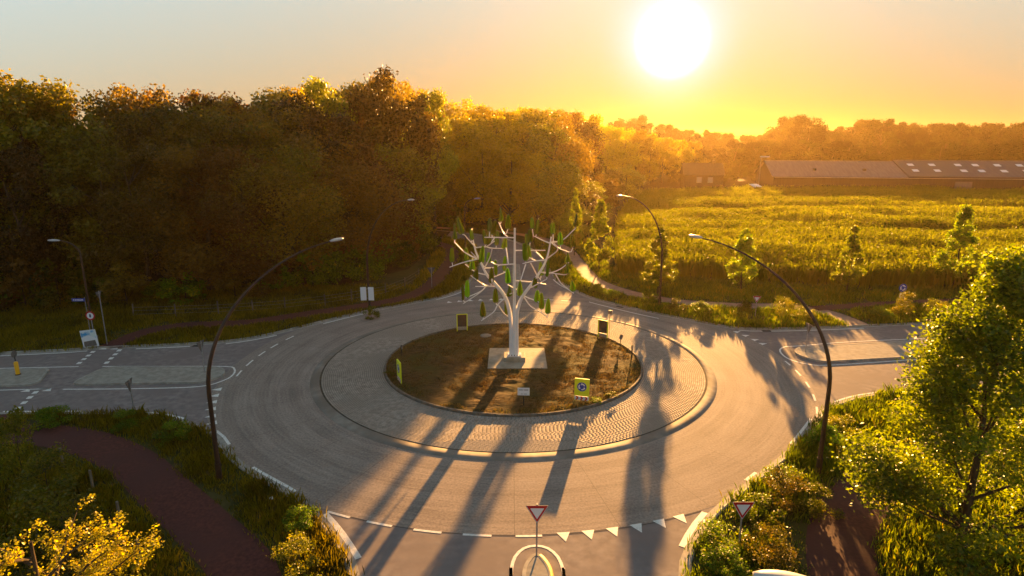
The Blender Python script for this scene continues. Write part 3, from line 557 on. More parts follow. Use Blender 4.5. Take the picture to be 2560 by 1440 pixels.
# ------------------------------------------------------------------ apron, island
RI, RA = 9.15, 14.2
apron = annulus("brick_apron", RI, 13.58, .103, M['joint'], kind='structure')
t = np.linspace(0, 2 * np.pi, 160, endpoint=False)
sweep("apron_edge", np.stack([np.cos(t), np.sin(t)], 1) * RA, [(0.0, 0.0), (.015, .022), (.62, .118), (.64, .06)], M['band'], apron, closed=True)
# pavers laid straight in 32 sectors between the two bands
bw, bd, gap = .21, .118, .012
V1 = []; meta = []
r = RI + .16; row = 0
while r + bd < 13.55:
    nb_ = int(2 * np.pi * (r + bd / 2) / (bw + gap)); off = rng.uniform(0, 1)
    for q in range(nb_):
        am = (q + off) * 2 * np.pi / nb_
        meta.append(((r + bd / 2) * math.cos(am), (r + bd / 2) * math.sin(am), am))
    r += bd + gap; row += 1
meta = np.array(meta)
cd = np.hypot(meta[:, 0] + .1, meta[:, 1] + 42.8)
order = np.argsort(cd)
zj = rng.normal(0, .0015, len(meta))
proto = MB().box((0, 0, -.02), (bd, bw, .05), bev=.008).mesh("paver", M['paver'])
for i in order[:300]:
    link("paver", proto, apron, (meta[i, 0], meta[i, 1],   .113 + zj[i]), (rng.normal(0, .005), rng.normal(0, .005), meta[i, 2]))
rest = order[300:]
bx = np.array([(a * (bd / 2 - i), b * (bw / 2 - i), z) for z, i in ((-.02, 0), (0.0, .006)) for a, b in ((-1, -1), (1, -1), (1, 1), (-1, 1))])
ca, sa = np.cos(meta[rest, 2]), np.sin(meta[rest, 2])
tx, ty = rng.normal(0, .004, len(rest)), rng.normal(0, .004, len(rest))
VX = bx[None, :, 0] * ca[:, None] - bx[None, :, 1] * sa[:, None] + meta[rest, 0][:, None]
VY = bx[None, :, 0] * sa[:, None] + bx[None, :, 1] * ca[:, None] + meta[rest, 1][:, None]
VZ_ = bx[None, :, 2] + (.115 + zj[rest])[:, None] + bx[None, :, 0] * tx[:, None] + bx[None, :, 1] * ty[:, None]
VV = np.stack([VX, VY, VZ_], 2).reshape(-1, 3)
fb = np.array([(4, 5, 6, 7), (0, 1, 5, 4), (1, 2, 6, 5), (2, 3, 7, 6), (3, 0, 4, 7)])
FF = (np.arange(len(rest))[:, None, None] * 8 + fb[None]).reshape(-1, 4)
tag(link("pavers", npmesh("pavers", VV, FF, M['paver']), apron), kind='stuff')

# island mound
def isl_z(x, y):
    r = np.hypot(x, y); return .19 + .12 * np.clip(1 - (r / 9.0) ** 2, 0, 1)
nr, na = 46, 120
rr = np.linspace(0, RI - .02, nr); aa = np.linspace(0, 2 * np.pi, na, endpoint=False)
X = np.outer(rr, np.cos(aa)); Y = np.outer(rr, np.sin(aa)); Pn = np.c_[X.ravel(), Y.ravel()]
Z = isl_z(X, Y).ravel() + (vnoise(Pn + 50, .5, 1) - .5) * .10 + (vnoise(Pn + 80, .22, 2) - .5) * .07 * (np.hypot(*Pn.T) < 8.9)
onpad = (np.abs(Pn[:, 0] - .25) < 2.5) & (np.abs(Pn[:, 1] - .25) < 2.5)
Z[onpad] = np.minimum(Z[onpad], .27)
ii = np.arange(nr - 1)[:, None] * na; jj = np.arange(na)[None]; j2 = (jj + 1) % na
FI = np.stack([ii + jj, ii + na + jj, ii + na + j2, ii + j2], 2).reshape(-1, 4)
island = link("island_soil", npmesh("island_soil", np.c_[Pn, Z], FI, M['mulch'])); island["kind"] = 'structure'
# island kerb stones
nk = 58
da = 2 * np.pi / nk
kp = MB()
a_ = da / 2 - .0012
for s_ in range(3):
    pass
segs = np.linspace(-a_, a_, 4)
prof = [(RI + .13, .06), (RI + .12, .255), (RI + .10, .27), (RI + .01, .27), (RI + .0, .10)]
vs = [(r * math.cos(a), r * math.sin(a), z) for a in segs for r, z in prof]
k = len(prof)
fs = [(i * k + j, i * k + j + 1, (i + 1) * k + j + 1, (i + 1) * k + j) for i in range(3) for j in range(k - 1)]
fs = [f[::-1] for f in fs] + [tuple(range(k)), tuple(range(4 * k - 1, 3 * k - 1, -1))]
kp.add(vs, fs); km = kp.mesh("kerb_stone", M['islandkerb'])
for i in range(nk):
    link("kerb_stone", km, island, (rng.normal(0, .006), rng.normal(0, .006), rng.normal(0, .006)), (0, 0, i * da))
MB().box((.28, .25, .26), (4.2, 4.3, .13), bev=.015).build("concrete_pad", M['pad'], island)
MB().lathe([(0, .06), (.45, .06), (.45, .03), (.46, -.05)], 20, (-2.25, 5.6, .26)).build("manhole_cover", M['band'], island)
# dry tufts on island
n = 9000
a = rng.uniform(0, 2 * np.pi, n); r = RI * np.sqrt(rng.uniform(0, 1, n)) - .05
p = np.stack([r * np.cos(a), r * np.sin(a)], 1)
keep = ~((np.abs(p[:, 0] - .28) < 2.2) & (np.abs(p[:, 1] - .25) < 2.25)) & ((vnoise(p, .9, 5) + vnoise(p, 2.5, 6)) > rng.uniform(.5, 1.35, n))
p = p[keep]
edge = np.hypot(*p.T) > 8.5
h = np.where(edge, .16, .10) * rng.uniform(.4, 1.3, len(p))
V, F, m_ = tufts(np.c_[p, isl_z(p[:, 0], p[:, 1]) - .03], h, .035, 6, rng, lean=.9, spread=.12)
tag(link("mulch_grass", npmesh("mulch_grass", V, F, L_['drygrass'], np.repeat(np.clip(rng.normal(.45, .25, m_) + np.repeat(edge, 6) * .3, 0, 1), 5))), kind='stuff')

# ------------------------------------------------------------------ splitter islands and markings (parts of the road)
def round_poly(pts, r=.5):
    o = []
    n = len(pts)
    for i in range(n):
        p0, p1, p2 = [np.array(pts[(i + k) % n], float) for k in (-1, 0, 1)]
        d0 = (p0 - p1) / np.linalg.norm(p0 - p1); d2 = (p2 - p1) / np.linalg.norm(p2 - p1)
        rr_ = min(r, np.linalg.norm(p0 - p1) * .48, np.linalg.norm(p2 - p1) * .48)
        a, b = p1 + d0 * rr_, p1 + d2 * rr_
        for t_ in np.linspace(0, 1, 6): o.append(tuple((1 - t_) ** 2 * a + 2 * t_ * (1 - t_) * p1 + t_ ** 2 * b))
    return o
def inset(poly, d):
    p = np.array(poly); n = len(p); o = []
    for i in range(n):
        t0 = p[i] - p[i - 1]; t1 = p[(i + 1) % n] - p[i]
        tt = t0 / (np.linalg.norm(t0) + 1e-9) + t1 / (np.linalg.norm(t1) + 1e-9); tt /= np.linalg.norm(tt) + 1e-9
        o.append(tuple(p[i] + np.array([-tt[1], tt[0]]) * d))
    return o
def splitter(pts, r=.5):
    poly = round_poly(pts, r)
    o = MB().prism(poly, -.01, .125).build("splitter_island", M['tile'], None); o["kind"] = 'structure'
    a, b = np.array(poly), np.array(inset(poly, .14))
    m = MB(); n = len(a)
    vs = [(*q, .0) for q in inset(poly, -.012)] + [(*q, .135) for q in inset(poly, -.004)] + [(*q, .135) for q in b] + [(*q, .12) for q in b]
    fs = [(k_ * n + i, k_ * n + (i + 1) % n, (k_ + 1) * n + (i + 1) % n, (k_ + 1) * n + i) for k_ in range(3) for i in range(n)]
    m.add(vs, fs); m.build("kerb", M['kerb'], o)
    return o, poly
ZM = .009
def mark(name, poly): return sheet(name, poly, ZM, M['white'], road)
def mline(name, line, w): return strip(name, line, -w / 2, w / 2, ZM, M['white'], road)
def closed_line(poly, off, w):
    q = np.array(inset(poly, -off)); q = np.concatenate([q, q[:1]]); return mline("island_outline", smooth_line(q, .5), w)
s1, p1 = splitter([(-29.6, -4.3), (-20.6, -3.9), (-19.9, -2.4), (-20.8, -1.0), (-29.2, -1.0)], .9)
s2, p2 = splitter([(-60, -6.6), (-32.2, -4.4), (-31.8, -3.9), (-32.9, -1.3), (-60, -3.4)], .5)
s3, p3 = splitter([(21.3, 1.7), (22.4, .0), (32, 1.4), (60, 4.6), (60, 8), (34, 5.2), (22, 3.2)], .9)
s4, p4 = splitter([(.28, -60), (1.42, -60), (1.42, -22.3), (.86, -21.3), (.28, -22.3)], .55)
s5, p5 = splitter([(-.1, 36), (-.1, 22), (.45, 20.9), (1.0, 22), (.9, 36)], .5)
ye = MB(); pts_ = [q for q in p4 if q[0] > .9 and q[1] > -30]
ypl = np.array(sorted([q for q in p4 if q[0] > 1.0 and q[1] > -59], key=lambda q: -q[1]) + [(1.42, -30)])
sweep("painted_kerb_face", smooth_line(ypl, .3), [(.035, .005), (.028, .14), (-.09, .141)], M['yellowpaint'], s4)
mline("island_outline", smooth_line([(-.14, -45), (-.14, -24), (-.14, -23), (-.12, -22.3), (.02, -21.6), (.38, -21.08), (.86, -20.92), (1.34, -21.08), (1.7, -21.6), (1.84, -22.3), (1.86, -23), (1.86, -24), (1.86, -45)], .25), .13)
mline("island_outline", smooth_line([(-29.5, -4.9), (-25.1, -4.8), (-20.9, -4.45), (-19.7, -3.4), (-19.5, -2.3), (-19.9, -1.2), (-20.8, -.72), (-25, -.7), (-29.6, -.72)], .3), .13)
mline("island_outline", smooth_line([(-60, -2.9), (-38, -1.2), (-31.3, -.75)], .3), .12)
mline("island_outline", smooth_line([(-60, -7.1), (-33, -5.0), (-31, -4.9)], .3), .12)
mline("island_outline", smooth_line([(60, 4.1), (32, .95), (28.4, .45), (23, -.45), (21.4, -.25), (20.5, .9), (20.6, 2.6), (21.4, 3.6), (22.8, 3.85), (30.6, 5.3), (60, 8.5)], .3), .13)
# dashes and give-way triangles on the ring edge
def on(r, deg, dr=0): return np.array([(r + dr) * math.cos(R(deg)), (r + dr) * math.sin(R(deg))])
def dash(a0, a1, r=20.3, w=.13):
    l = arc(r, a0, a1, 5); mline("dash", l, w)
for x0, x1 in ((-8.25, -7.15), (-6.35, -5.2), (-4.25, -3.05), (-2.15, -.95), (.05, 1.15)):
    dash(-90 + math.degrees(math.asin(x0 / 20.35)), -90 + math.degrees(math.asin(x1 / 20.35)))
def tri(deg, r=20.25, w=.56, l=.62):
    c = on(r, deg); t_ = np.array([-math.sin(R(deg)), math.cos(R(deg))]); o_ = c / np.linalg.norm(c)
    mark("give_way_triangle", [c - t_ * w / 2, c + o_ * l, c + t_ * w / 2])
for x in (2.05, 3.1, 4.15, 5.2, 6.25, 7.2): tri(-90 + math.degrees(math.asin(x / 20.3)), 20.15)
for y in (-4.9, -5.9, -6.9, -7.9, -8.9, -9.8): tri(180 - math.degrees(math.asin(y / 19.9)), 19.75)
for y0, y1 in ((-2.6, -1.5), (-.6, .6), (1.5, 2.5), (3.3, 4.3), (5.3, 6.3)): dash(180 - math.degrees(math.asin(y0 / 19.2)), 180 - math.degrees(math.asin(y1 / 19.2)), 19.3)
for y in (4.3, 5.3, 6.4, 7.4): tri(math.degrees(math.asin(y / 20.2)), 20.2)
for y0, y1 in ((-.5, .4), (-2.5, -1.4), (-4.6, -3.6), (-6.7, -5.7), (-8.6, -7.6)): dash(math.degrees(math.asin(y0 / 20)), math.degrees(math.asin(y1 / 20)), 20.05)
for x in (-1.2, -2.2, -3.3, -4.3, -5.4, -6.4): tri(90 - math.degrees(math.asin(x / 18.4)), 18.2)
for x0, x1 in ((1.5, 2.4), (3.2, 4.2), (5.0, 6.0)): dash(90 - math.degrees(math.asin(x0 / 19)), 90 - math.degrees(math.asin(x1 / 19)), 18.6)
# edge lines beside the kerbs
def edge_seg(line, a, b, off, w=.16):
    i0 = np.argmin(np.hypot(line[:, 0] - a[0], line[:, 1] - a[1])); i1 = np.argmin(np.hypot(line[:, 0] - b[0], line[:, 1] - b[1]))
    l = line[min(i0, i1):max(i0, i1) + 1]
    mid = l[len(l) // 2]; d = l[min(len(l) // 2 + 1, len(l) - 1)] - l[len(l) // 2 - 1]; n_ = np.array([-d[1], d[0]]); s_ = -1 if n_ @ mid > 0 else 1
    q, _ = strip_pts(l, off * s_, off * s_); mline("edge_line", q, w)
edge_seg(SW, (-8.4, -19.1), (-6.4, -21.6), .42, .26)
edge_seg(SW, (-13.2, -15.2), (-10.3, -17.4), .40)
edge_seg(SW, (-17.3, -11), (-15.4, -13), .40)
edge_seg(SW, (-23.2, -8.8), (-19.6, -9.5), .42, .2)
edge_seg(SW, (-31, -8.6), (-26.4, -8.7), .42)
edge_seg(SE, (8.6, -19), (6.9, -21.4), .42, .26)
edge_seg(SE, (12.1, -15.6), (11.2, -16.5), .40)
edge_seg(SE, (17.6, -9.8), (15.4, -12.4), .40)
edge_seg(SE, (20, -7.4), (24.5, -5.6), .42)
edge_seg(NW, (-22.8, 4.9), (-20.2, 6.7), .5)
edge_seg(NW, (-17.2, 10.2), (-12.9, 14.5), .5)
edge_seg(NW, (-8, 18.9), (-5.8, 22.2), .5)
edge_seg(NW, (-29.8, 3.6), (-25.8, 4.1), .5)
edge_seg(NW, (-42, 1.5), (-33.2, 3.1), .5)
edge_seg(NE, (5.2, 28), (6.7, 22), .5)
edge_seg(NE, (8.5, 18.3), (14.3, 12.2), 1.2, .14)
edge_seg(NE, (19.5, 8.4), (30, 9), .5)
for x0, y0, x1, y1 in ((-36.2, -6.0, -35.5, -5.2),):
    pass
# cycle crossing dashes over the left arm
for (ax, ay), (bx_, by_) in (((-30.6, 3.0), (-29.6, -.6)), ((-32.4, 2.6), (-31.6, -.6)), ((-31.0, -5.2), (-30.0, -8.4)), ((-33.6, -5.3), (-32.9, -8.4))):
    for k_ in range(4):
        f0, f1 = k_ / 4, k_ / 4 + .13
        l = np.array([(ax + (bx_ - ax) * f0, ay + (by_ - ay) * f0), (ax + (bx_ - ax) * f1, ay + (by_ - ay) * f1)])
        mline("dash", l, .3)
for x, y, s_ in ((-31.1, 3.0, 1), (-32.0, 3.0, 1), (-30.4, -5.2, -1), (-31.7, -5.3, -1)):
    mark("give_way_triangle", [(x - .3, y), (x + .3, y), (x, y + .5)])
# sawn joint where the ring meets the near arm
strip("joint", arc(20.28, -114, -66, 30), -.02, .02, .0065, M['joint'], road)
for x, y, rz in ((-39.2, 1.55, .1), (-25.0, 3.85, 0), (10.4, 15.5, -.8), (21.6, 7.75, 0)):
    m = MB().box((x, y, .008), (.75, .36, .02), rz)
    for k_ in range(5): m.box((x + (-.26 + .13 * k_) * math.cos(rz), y + (-.26 + .13 * k_) * math.sin(rz), .02), (.04, .3, .008), rz)
    m.build("drain_grate", M['drain'], road)
# ------------------------------------------------------------------ wind turbine tree
def smooth3(pts, k=5):
    P = [np.array(p, float) for p in pts]; P = [2 * P[0] - P[1]] + P + [2 * P[-1] - P[-2]]; o = []
    for i in range(1, len(P) - 2):
        for t in np.linspace(0, 1, k, endpoint=False):
            o.append(.5 * ((2 * P[i]) + (-P[i - 1] + P[i + 1]) * t + (2 * P[i - 1] - 5 * P[i] + 4 * P[i + 1] - P[i + 2]) * t * t + (-P[i - 1] + 3 * P[i] - 3 * P[i + 1] + P[i + 2]) * t ** 3))
    return [tuple(q) for q in o] + [tuple(P[-2])]
wind = empty("wind_tree", (0, 0, .32), "white steel tree sculpture with green turbine leaves in the middle of the roundabout", "wind turbine tree")
BZ = -.32
def wsub(q): return [(x, y, z + BZ) for x, y, z in q]
pb = MB().box((.08, -.05, .17), (1.55, 1.3, .34), bev=.03); pb.build("plinth", M['pad'], wind)
fl = MB().box((.08, -.05, .355), (1.0, .8, .03)); fl.build("base_plate", M['wtree'], wind)
for k_ in range(5): MB().lathe([(0, .46), (.03, .455), (.03, .37)], 6, (-.32 + .2 * k_, -.40, 0)).build("anchor_bolt", M['darkpost'], wind)
pass
mast = smooth3(wsub([(.05, -.18, .6), (.06, -.16, 3.2), (.07, -.1, 5.08), (.09, -.1, 9.94)]), 4)
MB().tube(mast, list(np.linspace(.16, .065, len(mast))), 12).build("mast", M['wtree'], wind)
for nm, q, r0, r1, bx0 in (("trunk_stem", STEMS['L'], .17, .05, -.14), ("trunk_stem", STEMS['R'], .17, .05, .23)):
    q = [(bx0, .06, .6)] + q[1:]
    s_ = smooth3(wsub(q), 5); n_ = len(s_)
    MB().tube(s_, [r0 * (1 - t_) ** 1.1 + r1 * (1 - (1 - t_) ** 1.1) for t_ in np.linspace(0, 1, n_)], 12).build(nm, M['wtree'], wind)
for b in BRANCHES:
    s_ = smooth3(wsub(b), 4) if len(b) > 2 else wsub(b)
    MB().tube(s_, list(np.linspace(.046, .032, len(s_))), 8).build("branch", M['wtree'], wind)
M['windleaf'] = leafmat("green_turbine_plastic", (.10, .175, .004), (.155, .24, .008), trans=.45, rough=.22, spec=.6, vary=.35)
M['cap'] = mat("polished_cap", (.75, .75, .72), rough=.12, metal=.8)
def leaf_mesh():
    """vertical-axis turbine leaf: two opposed scoops, pointed top, blunt base, unit height"""
    m = MB(); nz_, nt_ = 11, 7
    for s_ in (0, math.pi):
        for off in (0.0, .018):
            vs = []
            for i in range(nz_):
                z = i / (nz_ - 1); w = (.17 * min(1, (z + .02) / .10) ** .5 * (1 - .62 * max(0, z - .25) ** 1.25 / .75 ** 1.25) if z < .985 else .03) + .008
                tw = .9 * z
                for j in range(nt_):
                    a = math.pi * j / (nt_ - 1)
                    x = w * .62 + (w * .62 + off) * math.cos(a) - .12 * w; y = (w * .75 + off) * math.sin(a)
                    c_, q_ = math.cos(tw + s_), math.sin(tw + s_)
                    vs.append((x * c_ - y * q_, x * q_ + y * c_, z))
            fs = [(i * nt_ + j, i * nt_ + j + 1, (i + 1) * nt_ + j + 1, (i + 1) * nt_ + j) for i in range(nz_ - 1) for j in range(nt_ - 1)]
            m.add(vs, fs, True)
    return m.mesh("turbine_leaf", M['windleaf'])
lm = leaf_mesh()
capm = MB().lathe([(0, -.06), (.05, -.05), (.06, 0), (.045, .04), (0, .055)], 8).mesh("generator_cap", M['cap'])
topm = MB().lathe([(.012, 0), (.028, .02), (.02, .05), (0, .06)], 6).mesh("tip_cap", M['cap'])
for (x, y, z, ln, tilt, fx, fz, _) in LEAVES:
    o = link("turbine_leaf", lm, wind, (x, y, z + BZ), (R(rng.normal(0, 4)), R(tilt), rng.uniform(0, 6.3))); o.scale = (1, 1, ln)
    c_ = link("generator_cap", capm, o, (0, 0, 0)); c_.scale = (1, 1, 1 / ln)
    c_ = link("tip_cap", topm, o, (0, 0, .985)); c_.scale = (1, 1, 1 / ln)
    if math.hypot(fx - x, fz - z) > .03:
        d = Vector((fx - x, 0, fz - z)); rot = Matrix.Rotation(-o.rotation_euler.z, 4, 'Z') @ Matrix.Identity(4)
        MB().tube([(fx, y, fz + BZ), (fx * .4 + x * .6, y, min(fz, z) + BZ + .02), (x, y, z + BZ)], .03, 6).build("leaf_bracket", M['wtree'], wind)

# ------------------------------------------------------------------ street lamps
def lamp(x, y, heading, arm, H, label, z0=.08, rad=(.115, .034), bend=.42, group="street lamps around the roundabout"):
    """arched lamp: arm leans toward heading (radians, plan)"""
    e = empty("street_lamp", (x, y, z0), label, "street lamp", heading, group)
    zb = H * bend; pts = [(0, 0, 0)] + [(0, 0, zb * t_) for t_ in (.25, .5, .75)]
    n_ = 18
    for i in range(n_ + 1):
        t_ = math.pi / 2 * .93 * i / n_
        pts.append(((arm - .35) * (1 - math.cos(t_)) / (1 - math.cos(math.pi / 2 * .93)), 0, zb + (H - zb) * math.sin(t_) / math.sin(math.pi / 2 * .93)))
    rad_ = list(np.linspace(rad[0], rad[1], len(pts)))
    MB().tube(pts, rad_, 10).build("pole", M['pole'], e)
    MB().tube([(0, 0, -.05), (0, 0, .9)], rad[0] * 1.25, 10).build("pole_base", M['pole'], e)
    MB().box((rad[0] * .95, 0, 1.2), (.03, .09, .35)).build("service_door", M['pole'], e)
    # head: flattened teardrop
    hd = MB(); L_h = .80; prof = []
    vs = []; nseg, nr_ = 9, 12
    for i in range(nseg):
        t_ = i / (nseg - 1); w = .155 * (math.sin(math.pi * (.08 + .86 * t_)) ** .55); h_ = .085 * (math.sin(math.pi * (.10 + .82 * t_)) ** .6)
        for k_ in range(nr_):
            a = 2 * math.pi * k_ / nr_
            vs.append((t_ * L_h, w * math.cos(a), h_ * math.sin(a) * (1.15 if math.sin(a) > 0 else .55) + .04 * t_ * 0))
    fs = [(i * nr_ + k_, i * nr_ + (k_ + 1) % nr_, (i + 1) * nr_ + (k_ + 1) % nr_, (i + 1) * nr_ + k_) for i in range(nseg - 1) for k_ in range(nr_)]
    fs += [tuple(range(nr_))[::-1], tuple(range((nseg - 1) * nr_, nseg * nr_))]
    hd.add(vs, fs, True)
    last = pts[-1]; ang = math.atan2(pts[-1][2] - pts[-2][2], pts[-1][0] - pts[-2][0])
    h = hd.build("lamp_head", M['lamp'], e, (last[0] - .06, 0, last[2]), (0, -ang * .6, 0))
    MB().box((.46, 0, -.05), (.5, .19, .03), bev=.008).build("lens", M['lens'], h)
    return e
def to_c(x, y): return math.atan2(-y, -x)
lamp(-14.1, -16.1, to_c(-14.1, -16.1), 7.3, 10.7, "tall arched lamp beside the red cycle path, curving over the ring from the left")
lamp(14.8, -15.6, to_c(14.8, -15.6), 7.5, 10.8, "tall arched lamp beside the big green tree, curving over the ring from the right")
lamp(14.1, 14.9, to_c(14.1, 14.9), 7.6, 11.2, "arched lamp with a sunlit head standing in front of the maize field")
lamp(-13.3, 12.6, to_c(-13.3, 12.6), 6.9, 11.0, "faint arched lamp carrying two white panels at the foot of the wood")
lamp(-33.0, 3.75, math.radians(-165), 1.6, 8.4, "straight lamp with a short arm against the dark wood, signs mounted on its post", rad=(.085, .04), bend=.86)
lamp(-6.0, 34.5, math.radians(0), 1.6, 8.6, "distant lamp on the far road behind the wind tree", rad=(.08, .04), bend=.86)
lamp(9.5, -37.45, math.radians(171), 6.4, 10.75, "lamp close to the camera, only its grey head showing at the bottom edge", rad=(.115, .045))

# ------------------------------------------------------------------ signs
def triangle(s, h0=0):  # point down, centred on x
    h = s * math.sqrt(3) / 2
    return [(-s / 2, h0 + h), (0, h0), (s / 2, h0 + h)]
def rtri(s, h0, r=.05):
    return [(x, z) for x, z in round_poly([(-s / 2, h0 + s * .866), (0, h0), (s / 2, h0 + s * .866)], r)]
def giveway(x, y, face, label, H=2.25, s=.9, z0=.08, group="give way signs"):
    """face: plan heading of the sign's front"""
    e = empty("give_way_sign", (x, y, z0), label, "road sign", face + math.pi / 2, group)
    MB().tube([(0, .03, -.05), (0, .03, H + .04)], .035, 8).build("post", M['galv'], e)
    b0 = H - s * .866
    p_ = MB().xz(rtri(s, b0), -.015, .0).build("sign_plate", M['signback'], e)
    MB().xz(rtri(s - .03, b0 + .026), -.018, -.0155).build("white_rim", M['signwhite'], p_)
    MB().xz(rtri(s - .07, b0 + .058), -.021, -.0185).build("red_border", M['red'], p_)
    MB().xz(rtri(s * .60, b0 + s * .222, .03), -.024, -.0215).build("white_centre", M['signwhite'], p_)
    MB().box((0, .012, H - .12), (.2, .03, .05)).build("bracket", M['galv'], e)
    return e
S_ = -math.pi / 2
giveway(.86, -21.75, S_, "give way triangle on the small splitter island at the bottom centre", z0=.12)
giveway(8.85, -21.45, S_, "give way triangle in the weeds beside the cycle path at the lower right")
giveway(22.1, 11.6, S_ - .15, "small give way triangle among tall grass in front of the maize", H=2.0, s=.75)
giveway(-8.9, 23.4, math.pi / 2 + .1, "give way triangle seen from its grey back beside the far cycle path", H=2.2)
giveway(-21.6, -2.1, math.pi - .1, "give way triangle seen almost edge on, on the left splitter island", z0=.12)
giveway(-22.4, -9.0, math.pi + .12, "give way triangle seen almost edge on, at the near kerb of the left road")
giveway(22.3, 2.0, .12, "give way triangle seen edge on, on the right splitter island", z0=.12)
giveway(-32.2, 3.9, math.pi * .98, "give way triangle edge on above the round prohibition sign", H=4.35, s=.7)

def disc(e, r, z, y0, y1, m, name, n=24):
    p_ = [(r * math.cos(2 * math.pi * k_ / n), z + r * math.sin(2 * math.pi * k_ / n)) for k_ in range(n)]
    return MB().xz(p_, y0, y1).build(name, m, e)
def arrow_ring(parent, r, z, y0, m):
    """three curved arrows chasing each other anticlockwise"""
    for k_ in range(3):
        a0 = k_ * 2 * math.pi / 3 + .35; poly = []
        for t_ in np.linspace(0, 1.15, 7): poly.append((r * .74 * math.cos(a0 + t_), z + r * .74 * math.sin(a0 + t_)))
        a1 = a0 + 1.15
        poly += [(r * .90 * math.cos(a1), z + r * .90 * math.sin(a1)), (r * .62 * math.cos(a1 + .52), z + r * .62 * math.sin(a1 + .52)), (r * .32 * math.cos(a1), z + r * .32 * math.sin(a1))]
        for t_ in np.linspace(1.15, 0, 7): poly.append((r * .48 * math.cos(a0 + t_), z + r * .48 * math.sin(a0 + t_)))
        vs = [(x_, y0, z_) for x_, z_ in poly]
        tr = tessellate_polygon([[Vector((x_, z_, 0)) for x_, z_ in poly]])
        m_ = MB(); m_.add(vs, [up(t_, poly) for t_ in tr]); m_.build("arrow", m, parent)
def round_panel(x, y, face, label, z0):
    e = empty("roundabout_sign", (x, y, z0), label, "road sign", face + math.pi / 2, "yellow roundabout signs on the island")
    for s_ in (-.42, .42): MB().box((s_, .02, .72), (.07, .07, 1.5)).build("post", M['signyellow'], e)
    p_ = MB().xz([(-.40, .40), (.40, .40), (.40, 1.46), (-.40, 1.46)], -.02, .01).build("panel", M['panelback'], e)
    MB().xz([(-.45, .39), (.45, .39), (.45, 1.48), (-.45, 1.48)], -.035, -.021).build("yellow_face", M['signyellow'], p_)
    MB().box((0, .02, 1.47), (.9, .08, .05)).build("top_rail", M['signyellow'], e)
    d = disc(e, .295, .98, -.042, -.036, M['signblue'], "blue_disc"); arrow_ring(d, .295, .98, -.0435, M['signwhite'])
    c_ = MB().xz([(-.44, .10), (.44, .10), (.44, .355), (-.44, .355)], -.026, -.005).build("chevron_board", M['galv'], e)
    MB().xz([(-.44, .10), (.44, .10), (.44, .355), (-.44, .355)], -.031, -.0265).build("white_face", M['signwhite'], c_)
    for k_ in range(3):
        xx = -.40 + k_ * .28
        MB().add([(xx, -.033, .10), (xx + .12, -.033, .10), (xx + .22, -.033, .2275), (xx + .12, -.033, .355), (xx, -.033, .355), (xx + .10, -.033, .2275)], [(0, 1, 2, 5), (5, 2, 3, 4)]) if False else None
        m_ = MB(); m_.add([(xx, -.033, .102), (xx + .12, -.033, .102), (xx + .22, -.033, .2275), (xx + .12, -.033, .353), (xx, -.033, .353), (xx + .10, -.033, .2275)], [(0, 1, 2, 5), (5, 2, 3, 4)]); m_.build("red_chevron", M['red'], c_)
    return e
def faceout(x, y): return math.atan2(y, x)
round_panel(4.2, -7.2, S_ - .28, "yellow roundabout sign with blue arrow disc facing the camera on the island", .17)
round_panel(-7.6, -4.1, math.pi + .42, "yellow roundabout sign turned almost edge on at the left rim of the island", .17)
round_panel(-4.3, 7.2, math.pi / 2 + .18, "yellow framed sign seen from its dark back, behind the wind tree to the left", .17)
round_panel(7.3, 5.4, .9, "yellow framed sign seen from its dark back, next to a thin pole on the island", .17)

e = empty("info_board", (.6, -7.9, .17), "small white notice board on a dark post at the front of the island", "notice board", -.05)
MB().tube([(0, .03, -.05), (0, .03, .95)], .035, 8).build("post", M['darkpost'], e)
p_ = MB().xz([(-.36, .72), (.36, .72), (.36, 1.20), (-.36, 1.20)], -.02, .0).build("board", M['signwhite'], e)
def scribble(parent, x0, x1, z, h, y0, m, seed):
    r_ = random.Random(seed); x = x0; m_ = MB()
    while x < x1:
        w = r_.uniform(.018, .05)
        if r_.random() < .85: m_.add([(x, y0, z), (x + w * .75, y0, z), (x + w * .75, y0, z + h * r_.uniform(.7, 1)), (x, y0, z + h)], [(0, 1, 2, 3)])
        x += w
    o = m_.build("lettering", m, parent); o["kind"] = "stuff"; return o
scribble(p_, -.27, .27, 1.04, .06, -.0215, M['text'], 1); scribble(p_, -.20, .20, .79, .04, -.0215, M['text'], 2)

def post_board(x, y, label, H, bw_, bh, rz, cat, tilt=0, face=0.0):
    e = empty("pole_sign" if cat == "road sign" else "marker_post", (x, y, .16), label, cat, rz)
    MB().tube([(0, .025, -.05), (0, .025, H)], .032, 8).build("post", M['galv'] if cat == "road sign" else M['darkpost'], e)
    o = MB().box((0, 0, 0), (bw_, .03, bh)).build("board", M['signback'], e, (0, -.02, H - bh * .5), (0, tilt, 0))
    return e
post_board(7.8, 5.3, "small grey board on a thin tall pole beside the back of a yellow sign", 2.35, .36, .3, .35, "road sign", R(14))
post_board(8.4, 3.3, "short dark post with a small tilted board at the right rim of the island", .95, .30, .36, .6, "marker post", R(28))
def bollard(x, y, label, H):
    e = empty("marker_post", (x, y, .15), label, "marker post")
    MB().lathe([(.055, -.05), (.055, H - .04), (.04, H), (0, H)], 8).build("post", M['darkpost'], e)
    MB().box((.045, -.045, H - .2), (.02, .02, .22)).build("reflector", M['signwhite'], e)
bollard(8.8, .8, "plain dark post at the right rim of the island, nearest the shadowed pavers", .95)
bollard(-8.35, 1.1, "short post with a pale edge behind the leftmost yellow sign", .85)

